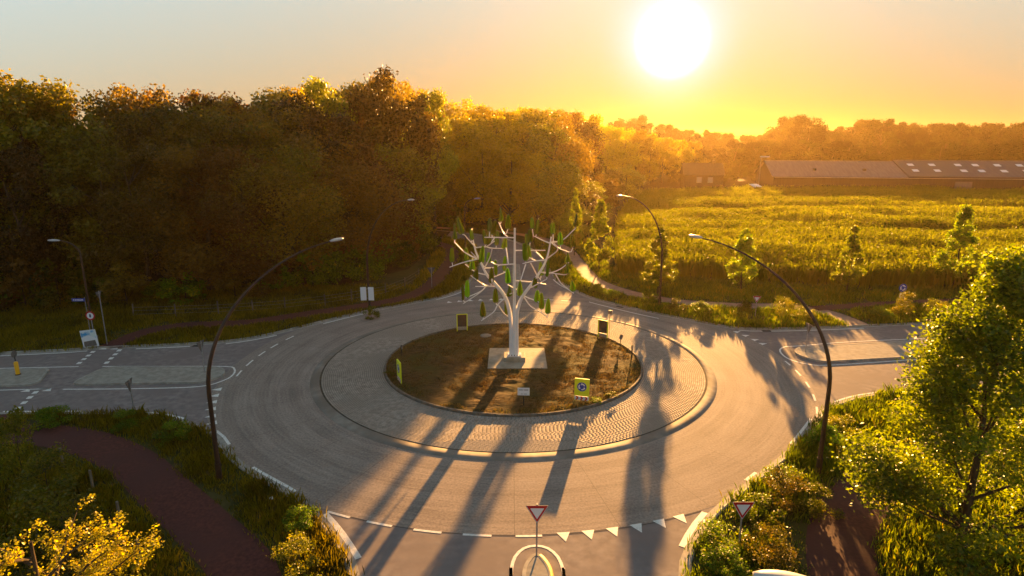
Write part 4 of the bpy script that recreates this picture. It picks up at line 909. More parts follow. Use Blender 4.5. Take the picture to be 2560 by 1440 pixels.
# left road: signs round the lamp, poster board, bollard
e = empty("round_sign", (-32.75, 3.35, .08), "round white sign with red rim on the lamp post by the left road", "road sign", .05)
MB().tube([(0, .05, -.05), (0, .05, 2.9)], .035, 8).build("post", M['galv'], e)
d = disc(e, .36, 2.55, -.02, .0, M['red'], "red_disc"); d2 = disc(d, .255, 2.55, -.025, -.0205, M['signwhite'], "white_centre")
MB().xz([(-.05, 2.42), (.05, 2.42), (.07, 2.55), (.05, 2.68), (-.05, 2.68), (-.07, 2.55)], -.028, -.0255).build("symbol", M['text'], d2)
e = empty("street_name_sign", (-33.6, 3.6, .08), "blue street name plate high on the pole by the left road", "street sign", .0)
MB().box((-.05, 0, 3.75), (1.0, .03, .24), bev=.006).build("plate", M['signblue'], e)
scribble(e, -.45, .33, 3.70, .10, -.0165, M['signwhite'], 5)
MB().tube([(.42, .06, -.05), (.42, .06, 3.95)], .03, 8).build("post", M['galv'], e)
e = empty("poster_board", (-32.9, 3.15, .08), "tilted blue and white poster board at the foot of the lamp by the left road", "poster board", .1)
o = MB().box((0, 0, .78), (1.15, .03, 1.35)).build("board", M['signwhite'], e, rot=(0, R(-5), 0))
MB().xz([(-.54, .9), (.0, 1.02), (.52, .78), (.53, 1.42), (-.54, 1.3)], -.019, -.0165).build("print", M['poster'], o)
MB().xz([(-.5, .14), (.45, .14), (.4, .62), (-.46, .55)], -.019, -.0165).build("lower_print", M['signback'], o)
for s_ in (-.45, .45): MB().box((s_, .09, .45), (.05, .05, 1.0), rx=R(-10)).build("leg", M['galv'], e)

e = empty("traffic_bollard", (-34.2, -2.6, .12), "bright yellow bollard with a round sign on the left splitter island", "bollard", math.pi / 2)
MB().lathe([(.13, 0), (.13, .88), (.10, .94), (0, .95)], 14).build("body", M['bolyellow'], e)
MB().lathe([(.03, 1.0), (.03, 1.4)], 8).build("sign_stem", M['darkpost'], e)
disc(e, .24, 1.5, -.02, .02, M['signback'], "round_sign", 18)
MB().lathe([(.17, -.02), (.17, .05), (.13, .06)], 14).build("base", M['darkpost'], e)

for x, lab in ((-13.72, "left one of the two white panels strapped to the lamp before the wood"), (-13.02, "right one of the two white panels strapped to the lamp before the wood")):
    e = empty("lamp_panel", (x, 12.3, .08), lab, "panel", 0, "white panels on the lamp post")
    o = MB().box((0, 0, 2.05), (.52, .03, 1.25), bev=.01).build("board", M['signwhite'], e, rot=(0, 0, .15 if x < -13.4 else -.12))
    for z in (1.6, 2.5): MB().box((.28 if x < -13.4 else -.22, .1, z), (.35, .03, .04)).build("strap", M['galv'], e)

e = empty("cycle_sign", (37.0, 14.4, .08), "round blue sign with a small white plate in front of the maize", "road sign", .05)
MB().tube([(0, .05, -.05), (0, .05, 2.45)], .035, 8).build("post", M['galv'], e)
d = disc(e, .39, 2.1, -.02, .0, M['signblue'], "blue_disc"); arrow_ring(d, .36, 2.1, -.0215, M['signwhite'])
MB().xz([(-.22, 1.13), (.22, 1.13), (.22, 1.6), (-.22, 1.6)], -.02, .0).build("sub_plate", M['signwhite'], e)

# fences
def fence(label, pts, h, wires=(.35, .7, 1.0)):
    e = empty("wire_fence", (pts[0][0], pts[0][1], .08), label, "fence")
    b = Vector((pts[0][0], pts[0][1], 0))
    for x, y in pts: MB().tube([(x - b.x, y - b.y, -.1), (x - b.x + rng.normal(0, .03), y - b.y, h * rng.uniform(.9, 1.1))], .06, 7).build("post", M['wood'], e)
    for z in wires: MB().tube([(x - b.x, y - b.y, z) for x, y in pts], .007, 4).build("wire", M['galv'], e)
fence("line of pale wooden posts along the cycle path at the foot of the wood", [(-34.5, 11.4), (-30.9, 11.8), (-27.2, 12.3), (-24.3, 13.0), (-21.6, 13.8), (-18.3, 15.6), (-16.1, 17.1), (-13.2, 19.6), (-11.8, 23.0), (-10.9, 27.5)], 1.25)
fence("old wooden posts along the near cycle path in the lower left", [(-22.2, -15.2), (-19.4, -17.2), (-16.7, -19.6), (-14.3, -22.2), (-12.3, -25.5), (-11.2, -29)], 1.1, ())

# ------------------------------------------------------------------ farm buildings
e = empty("barn", (78, 144.8, 0), "long low barn with a dark roof beyond the maize field", "barn", R(-8.5))
LB, WB, EV, RG = 132.0, 22.0, 5.0, 8.9
MB().xz([(0, 0), (LB, 0), (LB, EV), (0, EV)], 0, WB).build("wall", M['barnwall'], e)
for x0 in (0.0, LB - .1):
    g_ = MB(); g_.add([(x0, 0, EV), (x0, WB, EV), (x0, WB / 2, RG), (x0 + .1, 0, EV), (x0 + .1, WB, EV), (x0 + .1, WB / 2, RG)], [(0, 2, 1), (3, 4, 5), (0, 3, 5, 2), (1, 2, 5, 4)])
    g_.build("gable", M['barnwall'], e)
def slope(x0, x1, dz, m, nm):
    th = .18; m_ = MB(); sl = (RG - EV) / (WB / 2)
    for sgn in (0, 1):
        y0, y1 = (-.7, WB / 2) if sgn == 0 else (WB + .7, WB / 2)
        z0, z1 = EV - .7 * sl + dz, RG + dz
        m_.add([(x0, y0, z0), (x1, y0, z0), (x1, y1, z1), (x0, y1, z1), (x0, y0, z0 + th), (x1, y0, z0 + th), (x1, y1, z1 + th), (x0, y1, z1 + th)], [(0, 1, 2, 3), (4, 5, 6, 7), (0, 1, 5, 4), (1, 2, 6, 5), (2, 3, 7, 6), (3, 0, 4, 7)])
    return m_.build(nm, m, e)
slope(-.6, 36.9, .02, M['oldroof'], "roof"); r2 = slope(37.0, LB + .6, .30, M['barnroof'], "roof")
MB().box((18, WB / 2, RG + .25), (37, .5, .12)).build("ridge_cap", M['oldroof'], e)
MB().box((LB / 2 + 18.5, WB / 2, RG + .55), (LB - 37, .5, .12)).build("ridge_cap", M['barnroof'], e)
sl = math.atan2(RG - EV, WB / 2)
for k_ in range(14):
    for row, (yy) in enumerate((3.4, 7.6)):
        xx = 40.3 + k_ * 5.9 + row * .2 + (1.2 if k_ in (2,) else 0)
        if xx < LB - 2: MB().box((0, 0, 0), (1.6, 1.55, .08)).build("roof_light", M['skylight'], r2, (xx, yy, EV + math.tan(sl) * yy + .54), (sl, 0, 0))
for xx in (12.5, 26.5): MB().box((xx, 4.0, EV + math.tan(sl) * 4 + .35), (.8, .8, .7)).build("vent", M['barnwall'], e)
for xx, w in ((52, 4.5), (80, 4.5), (104, 4.5)): MB().box((xx, -.05, 1.9), (w, .12, 3.8)).build("door", M['oldroof'], e)
MB().box((LB / 2, -.72, EV - .30), (LB, .12, .14)).build("gutter", M['galv'], e)
e = empty("light_mast", (72.6, 142, 0), "thin mast with a bright crossbar at the left end of the barn", "light mast")
MB().tube([(0, 0, 0), (0, 0, 10.6)], .09, 6).build("mast", M['galv'], e)
MB().box((1.1, 0, 10.7), (2.7, .35, .3)).build("crossbar", M['signwhite'], e)
e = empty("farm_house", (55, 158, 0), "hazy farmhouse with two pale windows in front of the far trees", "house", R(-8))
MB().xz([(0, 0), (12, 0), (12, 4.6), (0, 4.6)], 0, 9).build("wall", M['housetile'], e)
m_ = MB(); m_.add([(-.4, -.5, 4.5), (12.4, -.5, 4.5), (12.4, 4.5, 8.2), (-.4, 4.5, 8.2), (-.4, 9.5, 4.5), (12.4, 9.5, 4.5)], [(0, 1, 2, 3), (3, 2, 5, 4), (0, 3, 4), (1, 5, 2)]); rf = m_.build("roof", M['housetile'], e)
MB().box((9.5, 4.5, 8.3), (.8, .8, 1.4)).build("chimney", M['housetile'], rf)
for xx in (4.6, 8.0):
    w_ = MB().box((xx, -.03, 3.0), (1.7, .14, 1.9)).build("window", M['plaster'], e); MB().box((xx, -.12, 3.0), (1.4, .05, 1.6)).build("pane", M['pane'], w_)
e = empty("farm_shed", (70.6, 139, 0), "small low structure catching the sun at the left end of the barn", "shed", R(25))
MB().box((0, 0, 1.1), (2.6, 1.8, 2.2)).build("wall", M['oldroof'], e)
m_ = MB(); m_.add([(-1.5, -1.1, 2.2), (1.5, -1.1, 2.2), (1.5, 1.1, 2.9), (-1.5, 1.1, 2.9), (-1.5, -1.1, 2.3), (1.5, -1.1, 2.3), (1.5, 1.1, 3.0), (-1.5, 1.1, 3.0)], [(0, 1, 2, 3), (4, 5, 6, 7), (0, 1, 5, 4), (1, 2, 6, 5), (2, 3, 7, 6), (3, 0, 4, 7)]); m_.build("roof", M['skylight'], e)
# ------------------------------------------------------------------ trees
def crown_mesh(name, seed, H, rad, nleaf, lsize, m, z0=.12, shape='round', nblob=34, tmean=.45, inner=.25, bsz=1.0):
    r = np.random.default_rng(seed)
    # blob centres on/in the crown envelope
    t = r.uniform(0, 1, nblob); az = r.uniform(0, 2 * np.pi, nblob)
    if shape == 'round': env = np.sin(np.pi * np.clip(.12 + .80 * t, 0, 1)) ** .62
    elif shape == 'cone': env = np.clip(1.02 - t, .05, 1) ** .75 * np.clip(t * 6 + .45, 0, 1)
    elif shape == 'column': env = np.sin(np.pi * np.clip(.10 + .86 * t, 0, 1)) ** .5
    else: env = np.clip(1.05 - t ** 2.2, .1, 1) ** .6
    rr_ = env * rad * np.sqrt(r.uniform(.15, 1, nblob)) * .86
    C = np.stack([rr_ * np.cos(az), rr_ * np.sin(az), (z0 + (1 - z0) * t) * H * .95], 1)
    br = rad * r.uniform(.20, .42, nblob) * (.55 + .45 * env) * bsz
    w = br ** 2; w /= w.sum(); k = r.choice(nblob, nleaf, p=w)
    d = unit(nleaf, r); d[:, 2] = d[:, 2] * .85 + .12
    q = br[k] * (1 - inner * r.uniform(0, 1, nleaf) ** 1.5 * 2.2) * r.uniform(.82, 1.12, nleaf)
    P_ = C[k] + d * q[:, None]
    # twigs: leaves streaming outward beyond the blobs give the ragged outline
    tw = r.uniform(0, 1, nleaf) < .22
    P_[tw] += d[tw] * (br[k][tw] * r.uniform(.0, .45, tw.sum()))[:, None]
    P_[:, 2] = np.clip(P_[:, 2], .02 * H, H * 1.02)
    N = d * .7 + unit(nleaf, r); N /= np.linalg.norm(N, axis=1)[:, None]
    s = lsize * r.uniform(.6, 1.3, nleaf)
    V, F = leaf_quads(P_, N, s, r)
    blobt = r.normal(0, .16, nblob)
    tint = np.clip(r.normal(tmean, .2, nleaf) + blobt[k], 0, 1)
    return npmesh(name, V, F, m, np.repeat(tint, 4)), C, br
def trunk_mesh(C, H, tr, seed, nlimb=9, top=.8, name="trunk"):
    r = np.random.default_rng(seed); m = MB()
    zs = np.linspace(0, top * H, 7); wob = np.cumsum(r.normal(0, .012 * H, (7, 2)), 0) * np.linspace(0, 1, 7)[:, None]
    pts = [(wob[i, 0], wob[i, 1], zs[i]) for i in range(7)]
    m.tube(pts, [tr * (1.25 if i == 0 else 1) * (1 - .82 * i / 6) for i in range(7)], 8)
    idx = r.choice(len(C), min(nlimb, len(C)), replace=False)
    for i in idx:
        c = C[i]; zb = max(.1 * H, c[2] - np.hypot(c[0], c[1]) * 1.0 - .05 * H); zb = min(zb, top * H * .95)
        f = zb / (top * H) * 6; a = int(min(f, 5)); b0 = np.array(pts[a]) * (1 - (f - a)) + np.array(pts[a + 1]) * (f - a)
        mid = b0 * .5 + c * .5 + np.array([0, 0, -.06 * np.linalg.norm(c - b0)])
        m.tube([b0, mid, c], [tr * .38, tr * .24, tr * .08], 5, cap=False)
    return m.mesh(name, M['bark'])
def tree_proto(name, seed, H, rad, nleaf, lsize, m, **kw):
    tr = kw.pop('tr', H * .018); nl = kw.pop('nlimb', 9)
    cm, C, br = crown_mesh(name + "_crown", seed, H, rad, nleaf, lsize, m, **kw)
    return cm, trunk_mesh(C, H, tr, seed, nl)
def plant(name, proto, loc, scale, rz, label, cat, group=None, crown="crown", trunk="trunk"):
    e = empty(name, loc, label, cat, rz, group); e.scale = scale if hasattr(scale, '__len__') else (scale,) * 3
    link(crown, proto[0], e)
    if proto[1]: link(trunk, proto[1], e)
    return e

pr = random.Random(4)
WP = [tree_proto("wood_tree", 100 + i, 20, 6.2 + .5 * (i % 3), 15000, .42, L_['autumn'] if i in (2, 5) else L_['wood'], z0=.10, nblob=44, tmean=.40) for i in range(6)]
WG = [tree_proto('wood_tree', 160 + i, 20, 6.4, 10000, .45, L_['painted_backlight'], z0=.10, nblob=44, tmean=.45, bsz=.85) for i in range(3)]
FARROAD = np.array([(0, 40), (-1, 48), (-5, 56), (-10, 60), (-17, 63.5), (-40, 70.5), (-90, 82)], float)
def wood_label(i, x, y, h):
    return "leafy dark tree merged into the dense wood on the left"
for i, (x, y, h) in enumerate(WOOD):
    if line_dist(np.array([[x, y]]), FARROAD)[0] < 5.5: continue
    k = pr.randrange(6); s = h / 20.0; wd = s ** .6 * pr.uniform(.92, 1.15)
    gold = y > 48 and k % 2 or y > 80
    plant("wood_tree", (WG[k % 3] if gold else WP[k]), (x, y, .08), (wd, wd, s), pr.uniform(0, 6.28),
          "tree with golden backlight in its leaf colour merged into the wood left of the wind tree" if gold else "browning tree merged into the dark wood on the left" if k in (2, 5) else "dark green tree merged into the dense wood on the left", "tree",
          "trees of the wood with golden backlight in the leaf colour" if gold else "browning trees of the wood" if k in (2, 5) else "dark green trees of the wood")
for (x, y, h) in ((-5.5, 70, 17), (-.5, 68.5, 15), (4.2, 64.5, 13.5), (8.0, 60, 12), (-9, 76, 20), (-3.5, 77, 20), (2.0, 75, 19.5), (6.8, 71, 18), (-7, 86, 21.5), (-1, 86, 21.5), (4.8, 84, 21), (8.6, 79, 19.5), (-4, 97, 22), (2, 96, 22), (8, 93, 21.5), (-1, 110, 22.3), (5.5, 108, 22.2), (10.5, 104, 21.5),
                  (-3, 134, 23), (4, 140, 23.5), (11, 143, 23.5), (18, 146, 23.5), (-6, 146, 23.5), (1, 153, 24), (8, 157, 24), (16, 160, 24), (23, 150, 23.3), (-14, 131, 23), (-19, 121, 23), (9.5, 53, 5.5), (12.2, 62, 7.5), (14.5, 73, 8), (18.5, 88, 8.5), (23, 103, 9), (29, 117, 9.5), (30, 160, 20), (36, 165, 19.5), (42, 172, 18.5), (48, 178, 17.5), (54, 184, 16.5), (61, 190, 15.5), (33, 174, 20), (40, 184, 19), (47, 190, 18), (68, 196, 15), (14, 117, 21.5), (9, 122, 22), (3, 124, 22.5), (18, 126, 21.5)):
    k = pr.randrange(6); s = h / 20.0; wd = s ** .6 * pr.uniform(.95, 1.15)
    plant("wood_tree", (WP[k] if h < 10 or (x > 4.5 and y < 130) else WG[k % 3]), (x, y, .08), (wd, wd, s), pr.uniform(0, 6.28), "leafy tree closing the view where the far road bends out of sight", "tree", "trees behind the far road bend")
# the crowns that stand out of the wood's skyline
TALL = [tree_proto("wood_tree", 140 + i, 20, 5.2, 13000, .40, L_['wood'], z0=.35, nblob=26, tmean=.5) for i in range(3)]
for (x, y, h, k, wd, lab) in ((-16.2, 50.5, 25.6, 0, 1.15, "tallest broad crown rising highest above the wood, left of the sun"), (-26.5, 44, 23.6, 1, 1.0, "ragged gappy crown poking above the wood just left of the tallest tree"),
                              (-21.0, 47, 22.6, 2, .9, "open crown between the ragged tree and the tallest tree of the wood"), (-50.5, 23, 22.3, 2, 1.2, "sunlit green crown at the upper left corner of the wood"),
                              (-12.5, 56, 22.8, 1, .75, "loose right shoulder of the wood's tallest tree, sky showing through its leaves")):
    plant("skyline_tree", TALL[k], (x, y, .08), (wd, wd, h / 20), pr.uniform(0, 6.28), lab, "tree")
SP = [tree_proto("shrub", 200 + i, 3.2, 1.9, 1500, .26, L_['autumn'] if i == 1 else L_['bush'], z0=.02, shape='dome', nblob=14, tr=.05, nlimb=5, tmean=.3) for i in range(4)]
for x, y, h in EDGE_SHRUBS:
    if line_dist(np.array([[x, y]]), FARROAD)[0] < 6.5 or min(line_dist(np.array([[x, y]]), l)[0] for l, w_ in PATHS) < 2: continue
    k = pr.randrange(4); s = h / 3.2
    plant("edge_shrub", SP[k], (x, y, .08), (s ** .5 * 1.2, s ** .5 * 1.2, s), pr.uniform(0, 6.28), "dark shrub in the undergrowth along the foot of the wood", "shrub", "shrubs along the foot of the wood", "foliage", "stems")
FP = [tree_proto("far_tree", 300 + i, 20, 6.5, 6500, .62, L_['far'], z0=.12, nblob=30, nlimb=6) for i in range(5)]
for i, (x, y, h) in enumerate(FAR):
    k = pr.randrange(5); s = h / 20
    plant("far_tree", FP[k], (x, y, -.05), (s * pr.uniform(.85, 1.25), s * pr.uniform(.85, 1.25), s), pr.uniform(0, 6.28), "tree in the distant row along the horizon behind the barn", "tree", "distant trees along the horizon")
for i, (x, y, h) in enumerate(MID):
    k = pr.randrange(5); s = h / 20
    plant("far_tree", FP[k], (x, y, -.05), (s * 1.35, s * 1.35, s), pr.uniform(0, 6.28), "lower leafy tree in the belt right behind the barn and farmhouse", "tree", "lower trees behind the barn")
plant("round_tree", FP[1], (139, 260, -.05), (1.55, 1.55, 1.32), 1.0, "tall round crowned tree standing above the barn's left half", "tree")
OPENP = tree_proto("open_tree", 330, 20, 6.0, 2200, .8, L_['far'], z0=.5, nblob=14, nlimb=12)
plant("open_tree", OPENP, (180, 268, -.05), (1.5, 1.5, 1.26), .4, "open crowned tree with sky between its branches above the barn", "tree")

# young roadside trees
YP = [tree_proto("young_tree", 400 + i, 8, 1.95, 8500, .20, L_['young'], z0=.18, shape='cone', nblob=90, tr=.085, nlimb=12, tmean=.5, inner=.4, bsz=.72) for i in range(4)]
for (x, y, h, k, wd, lab) in ((8.6, 42.3, 9.6, 0, .8, "slim yellow green young tree, only its top showing right of the wind tree"), (10.6, 32, 8.9, 1, 1.05, "bright yellow green young tree at the left corner of the maize field"),
                              (15.1, 20.0, 7.4, 2, 1.1, "hazy young tree directly behind the sunlit lamp"), (24.0, 20.6, 7.2, 3, 1.05, "young tree behind the give way sign, right of the sunlit lamp"),
                              (34.8, 20.0, 7.6, 0, .95, "narrow young tree with bare stem before the maize, left of the blue sign"), (48.2, 23.2, 9.2, 1, 1.25, "dark dense young tree against the maize at the right")):
    plant("young_tree", YP[k], (x, y, .08), (wd, wd, h / 8), pr.uniform(0, 6.28), lab, "tree", "young roadside trees")

# big alder in the right foreground, yellow maple bottom left
AP = tree_proto("alder", 501, 12.0, 4.6, 62000, .142, L_['alder'], z0=.11, shape='cone', nblob=125, tr=.17, nlimb=34, tmean=.42, inner=.35, bsz=.68)
plant("alder_tree", AP, (17.3, -21.8, .08), (1.14, 1.14, 1.02), .6, "large glossy green tree filling the right foreground", "tree")
AP2 = tree_proto("alder", 502, 9.0, 2.8, 16000, .16, L_['alder'], z0=.10, shape='cone', nblob=60, tr=.13, nlimb=20, tmean=.35, inner=.35, bsz=.7)
plant("alder_tree", AP2, (24.6, -12.6, .08), (1.05, 1.05, 1.2), 2.2, "second green tree at the right edge behind the large one", "tree")

def maple():
    r = np.random.default_rng(77); H = 8.6
    e = empty("maple_tree", (-10.8, -31.0, -.2), "tree with bright golden yellow leaves in the lower left corner", "tree")
    trunk = MB(); Ps = []; Ns = []
    trunk.tube([(0, 0, 0), (.1, .05, 2.4), (.0, .2, 4.6), (.15, .1, 7.6)], [.15, .12, .09, .03], 8)
    tips = []
    for i in range(62):
        a = r.uniform(0, 2 * np.pi); zb = r.uniform(2.6, 7.2); L = r.uniform(1.6, 3.9) * (1 - .48 * (zb - 2.6) / 5)
        b0 = np.array([.08, .1, zb]); d = np.array([np.cos(a), np.sin(a), r.uniform(.12, .55)])
        pts = [b0, b0 + d * L * .5 + np.array([0, 0, .12 * L]), b0 + d * L + np.array([0, 0, .02 * L])]
        trunk.tube(pts, [.05, .03, .008], 5, cap=False)
        for s in range(int(L * 5)):
            t = r.uniform(.25, 1.0); q = pts[0] * (1 - t) ** 2 + 2 * pts[1] * t * (1 - t) + pts[2] * t * t
            dd = d * r.uniform(.2, 1) + np.array([r.normal(0, .6), r.normal(0, .6), r.uniform(-.05, .35)]); dd /= np.linalg.norm(dd); l = r.uniform(.35, .95) * (1.1 - .4 * t)
            trunk.tube([q, q + dd * l], [.010, .004], 3, cap=False)
            n = int(85 * l) + 22; u = r.uniform(.05, 1.08, n)
            Ps.append(q + dd * (u * l)[:, None] + r.normal(0, .065, (n, 3)))
            nn = np.array([0, 0, 1.0]) + r.normal(0, .55, (n, 3)); Ns.append(nn / np.linalg.norm(nn, axis=1)[:, None])
    Pp = np.concatenate(Ps); Nn = np.concatenate(Ns)
    V, F = leaf_quads(Pp, Nn, .072 * r.uniform(.6, 1.25, len(Pp)), r, aspect=.8)
    link("crown", npmesh("maple_crown", V, F, L_['maple'], np.repeat(np.clip(r.normal(.5, .28, len(Pp)), 0, 1), 4)), e)
    trunk.build("trunk", M['bark'], e)
maple()

# ------------------------------------------------------------------ bushes one can tell apart
BP = [tree_proto("bush", 600 + i, 1.5, 1.0, 2800, .095, L_['bush'], z0=.02, shape='dome', nblob=16, tr=.02, nlimb=6, tmean=.45) for i in range(4)]
RP = [tree_proto("bush", 620 + i, 1.6, .9, 2800, .08, L_['rust'], z0=.02, shape='column', nblob=20, tr=.02, nlimb=8, tmean=.45) for i in range(3)]
def bush(x, y, h, w, lab, rust=False, cat="bush"):
    P_ = (RP if rust else BP); k = pr.randrange(len(P_))
    plant("bush", P_[k], (x, y, .07), (w, w, h / 1.5), pr.uniform(0, 6.28), lab, cat, None, "foliage", "stems")
for a in ((8.9, 20.3, 1.1, 1.0, "low yellow green bush at the left tip of the verge by the far road"), (10.2, 18.6, .9, .9, "low bush on the sunlit verge between the far path and the ring"),
          (13.3, 15.9, 1.5, 1.1, "dark bush at the foot of the sunlit lamp"), (15.6, 13.6, 1.3, 1.2, "rounded bush right of the sunlit lamp's foot"), (17.4, 12.6, 1.2, 1.2, "bush at the kerb between the sunlit lamp and the small give way sign"),
          (20.9, 10.9, 1.7, 1.0, "tall bush just left of the small give way sign"), (24.4, 11.0, 1.9, 1.2, "golden tall grass bush right of the small give way sign", True), (26.0, 10.6, 1.2, 1.1, "low golden bush on the verge before the right road", True),
          (35.8, 11.6, 2.2, 1.3, "dark reddish clump below the round blue sign", True), (33.4, 11.2, 1.1, 1.2, "low green bush left of the reddish clump"), (38.6, 11.8, 1.5, 1.2, "orange bush partly behind the large green tree", True),
          (-23.4, -16.2, 3.4, 1.3, "orange leaved shrub by the near cycle path at the left edge", True), (-25.6, -15.0, 2.2, 1.4, "small rusty shrub at the left frame edge", True), (-20.9, -17.9, 2.2, 1.6, "dark brownish shrub below the orange shrub", True),
          (-18.4, -20.6, 2.3, 1.9, "dark bush behind the golden tree", True), (-15.9, -23.6, 2.2, 1.9, "dark bush between the golden tree and the red path", True), (-13.6, -27.2, 1.8, 1.6, "dark bush right of the golden tree at the bottom edge", True), (-19.8, -24.4, 2.6, 2.0, "dark shrub hidden under the golden tree", True),
          (-9.0, -19.9, .9, .9, "pale green weed clump at the kerb in the lower left verge"), (-8.1, -22.6, 1.3, 1.1, "rusty weed clump in the lower left verge", True), (-7.2, -24.2, .9, 1.0, "green weed clump at the bottom of the lower left verge"),
          (8.5, -20.9, 1.0, 1.1, "bush growing round the post of the lower right give way sign"), (7.9, -22.6, .9, 1.0, "bush at the kerb below the lower right give way sign"), (9.6, -22.4, 1.6, 1.2, "tall browning weeds behind the nearest lamp head", True),
          (10.4, -19.4, 1.2, 1.1, "bush with yellow flowers above the lower right give way sign"), (11.9, -18.2, 1.5, 1.2, "rusty bush between the right lamp and the give way sign", True), (12.6, -16.6, 1.1, 1.1, "yellow green bush at the kerb left of the right lamp"),
          (13.3, -18.6, 1.2, 1.0, "dark bush beside the red path near the right lamp"), (16.3, -13.2, 1.4, 1.1, "bush at the kerb behind the right lamp"), (17.9, -11.9, 1.3, 1.0, "orange bush left of the large green tree's crown", True), (15.9, -24.6, 1.9, 1.4, "rusty bush under the large green tree", True),
          (18.8, -25.0, 1.6, 1.5, "low bush at the bottom right corner", True), (25.0, -16.5, 2.0, 1.5, "orange bush at the right frame edge", True), (21.2, -24.0, 1.8, 1.5, "green bush at the lower right frame edge"),
          (-12.9, 11.4, 1.1, .8, "bright bush at the foot of the lamp with two white panels"), (-26.4, -10.1, 1.0, 1.2, "bush on the strip between the left road and the red path"), (-22.0, -10.3, .9, 1.1, "weeds at the near kerb beside the edge on triangle"), (-18.4, -11.9, 1.0, 1.1, "low bush left of the tall left lamp")):
    bush(*a[:5], rust=len(a) > 5)
for x, y, lab in ((6.2, -6.55, "green weed clump at the front right rim of the island kerb"), (-8.55, -2.9, "weed clump at the island rim by the leftmost yellow sign"), (5.0, -7.3, "weeds at the foot of the front yellow roundabout sign")):
    plant("weed_clump", BP[pr.randrange(4)], (x, y, .2), (.42, .42, .22), pr.uniform(0, 6.28), lab, "weed", None, "foliage", "stems")

# ------------------------------------------------------------------ maize, verge grass
n = 60000
x = rng.uniform(8, 190, n); y = rng.uniform(22, 144, n); p = np.c_[x, y]
fx = (x + .1) / (y + 42.8)
keep = in_poly(p, FIELD) & (fx < .95) & (rng.uniform(0, 1, n) < np.clip(95 / (y + 42.8), .45, 1.0))
p = p[keep]
p[:, 1] = np.round(p[:, 1] / .95) * .95 + rng.normal(0, .10, len(p))       # sown rows
front = y[keep] < 30 + 0 * x[keep]
h = 2.25 + (vnoise(p, 9, 3) - .5) * .9 + (vnoise(p * np.array([.35, 1]), 4, 9) - .5) * .7 + rng.normal(0, .16, len(p))
for yb, hw in ((57, 2.2), (88, 3.0), (112, 2.5)):
    h *= 1 - .30 * np.exp(-((p[:, 1] - yb - .05 * p[:, 0] + 3) / hw) ** 2)
V, F, m_ = tufts(np.c_[p, np.full(len(p), .08)], h, .16, 7, rng, lean=.42, spread=.22)
# broader, drooping leaves further away cover the same area with fewer plants
tint = np.clip(np.repeat(vnoise(p, 14, 4) * .4 + vnoise(p, 3, 8) * .2, 7) + rng.normal(.16, .10, m_), 0, 1)
k = np.repeat(np.arange(len(p)), 7); nq = len(k)
Pq = np.c_[p[k] + rng.normal(0, .28, (nq, 2)), .08 + h[k] * rng.uniform(.62, 1.04, nq)]
Nq = np.array([0, 0, 1.0]) + rng.normal(0, .75, (nq, 3)); Nq /= np.linalg.norm(Nq, axis=1)[:, None]
V2, F2 = leaf_quads(Pq, Nq, .46 * rng.uniform(.6, 1.25, nq), rng, aspect=.30)
t2 = np.clip((vnoise(p, 14, 4) * .4 + vnoise(p, 3, 8) * .2)[k] + rng.normal(.16, .13, nq), 0, 1)
tag(link("maize_crop", npmesh("maize_crop", np.concatenate([V, V2]), [F, F2 + len(V)], L_['maize'], np.concatenate([np.repeat(tint, 5), np.repeat(t2, 4)]))), kind='stuff')

def verge_grass(name, bounds, n, h, w, nb, m='grass', extra=None, tuftspread=.16, gold=0.0):
    x0, y0, x1, y1 = bounds
    p = np.c_[rng.uniform(x0, x1, n), rng.uniform(y0, y1, n)]
    ok = ~in_poly(p, OUTL) 
    for l, w_ in PATHS: ok &= line_dist(p, l) > w_ / 2 + .06
    ok &= ~in_poly(p, FIELD)
    if extra is not None: ok &= extra(p)
    p = p[ok]
    dens = vnoise(p, 2.2, 21) * .6 + vnoise(p, .7, 22) * .5
    k = rng.uniform(0, 1, len(p)) < .25 + dens
    p, dens = p[k], dens[k]
    dp = np.minimum.reduce([line_dist(p, l) - w_ / 2 for l, w_ in PATHS])
    hh = h * (.35 + dens * 1.1) * np.clip(.35 + dp * .9, .35, 1) * rng.uniform(.7, 1.2, len(p))
    V, F, m_ = tufts(np.c_[p, np.full(len(p), .06)], hh, w, nb, rng, lean=.55, spread=tuftspread)
    tint = np.clip(np.repeat(vnoise(p, 1.6, 31) * .7 + gold, nb) + rng.normal(.05, .2, m_), 0, 1)
    tag(link(name, npmesh(name, V, F, L_[m], np.repeat(tint, 5))), kind='stuff')
verge_grass("verge_grass", (-34, -36, -4, -8.4), 22000, .42, .040, 7)
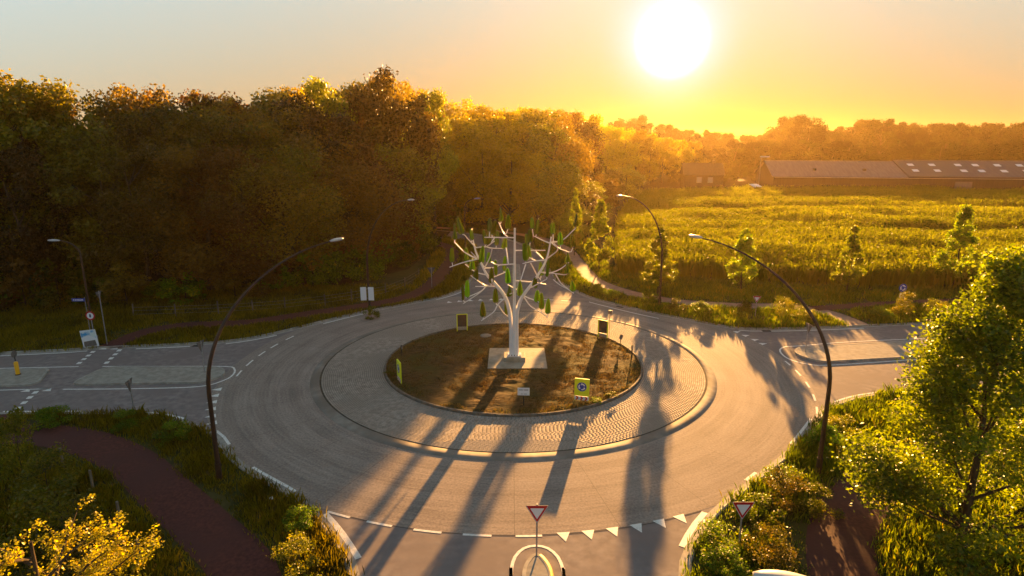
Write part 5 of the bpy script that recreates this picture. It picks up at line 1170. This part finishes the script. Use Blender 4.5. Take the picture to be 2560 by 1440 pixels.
verge_grass("verge_grass", (4.5, -36, 34, -3.5), 20000, .46, .040, 7, 'fresh', gold=.05)
verge_grass("verge_grass", (4, 7.5, 62, 34), 22000, .50, .060, 6, 'fresh', gold=.12)
verge_grass("verge_grass", (-60, 1.5, -3.5, 24), 24000, .42, .060, 6)
verge_grass("verge_grass", (-11, 22, -2.5, 70), 5000, .6, .09, 6, gold=.1)
verge_grass("verge_grass", (3.5, 26, 12, 90), 4000, .6, .09, 6, 'fresh', gold=.1)
# grass growing in kerb joints and beside splitter islands
e_ = MB()
for x, y, s_ in ((-10.9, -18.0, .18), (-6.6, -25.0, .2)):
    o = MB().box((0, 0, 0), (s_, s_ * .7, .02), rx=.4).build("litter", M['litter'], None, (x, y, .3), (.2, .1, 1.0))
    tag(o, "scrap of pale litter lying in the grass near the left kerb" if x < -8 else "scrap of pale litter at the bottom of the left verge", "litter")

# ------------------------------------------------------------------ hills on the horizon
hx = np.linspace(-700, 1000, 60); hz = 16 + 7 * np.sin(hx * .006 + .5) + 4 * np.sin(hx * .017)
Vh = np.concatenate([np.c_[hx, np.full(60, 1150), np.full(60, -.2)], np.c_[hx, np.full(60, 1230), hz], np.c_[hx, np.full(60, 1400), np.full(60, -.2)]])
i = np.arange(59)
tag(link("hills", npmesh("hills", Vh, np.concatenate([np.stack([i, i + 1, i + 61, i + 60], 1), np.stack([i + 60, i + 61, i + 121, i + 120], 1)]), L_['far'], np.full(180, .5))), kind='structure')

# ------------------------------------------------------------------ haze
hm = bpy.data.materials.new("thin_morning_haze"); hm.use_nodes = True
ht = hm.node_tree; ht.nodes.clear()
ho = ht.nodes.new("ShaderNodeOutputMaterial"); pv = ht.nodes.new("ShaderNodeVolumePrincipled")
pv.inputs["Color"].default_value = (1.0, .70, .30, 1)
pv.inputs["Density"].default_value = HAZE
pv.inputs["Anisotropy"].default_value = HAZE_G
ht.links.new(pv.outputs[0], ho.inputs["Volume"])
hb = MB().box((0, 0, 17.45), (3030, 3030, 37.0)).build("haze", hm); hb["kind"] = 'stuff'
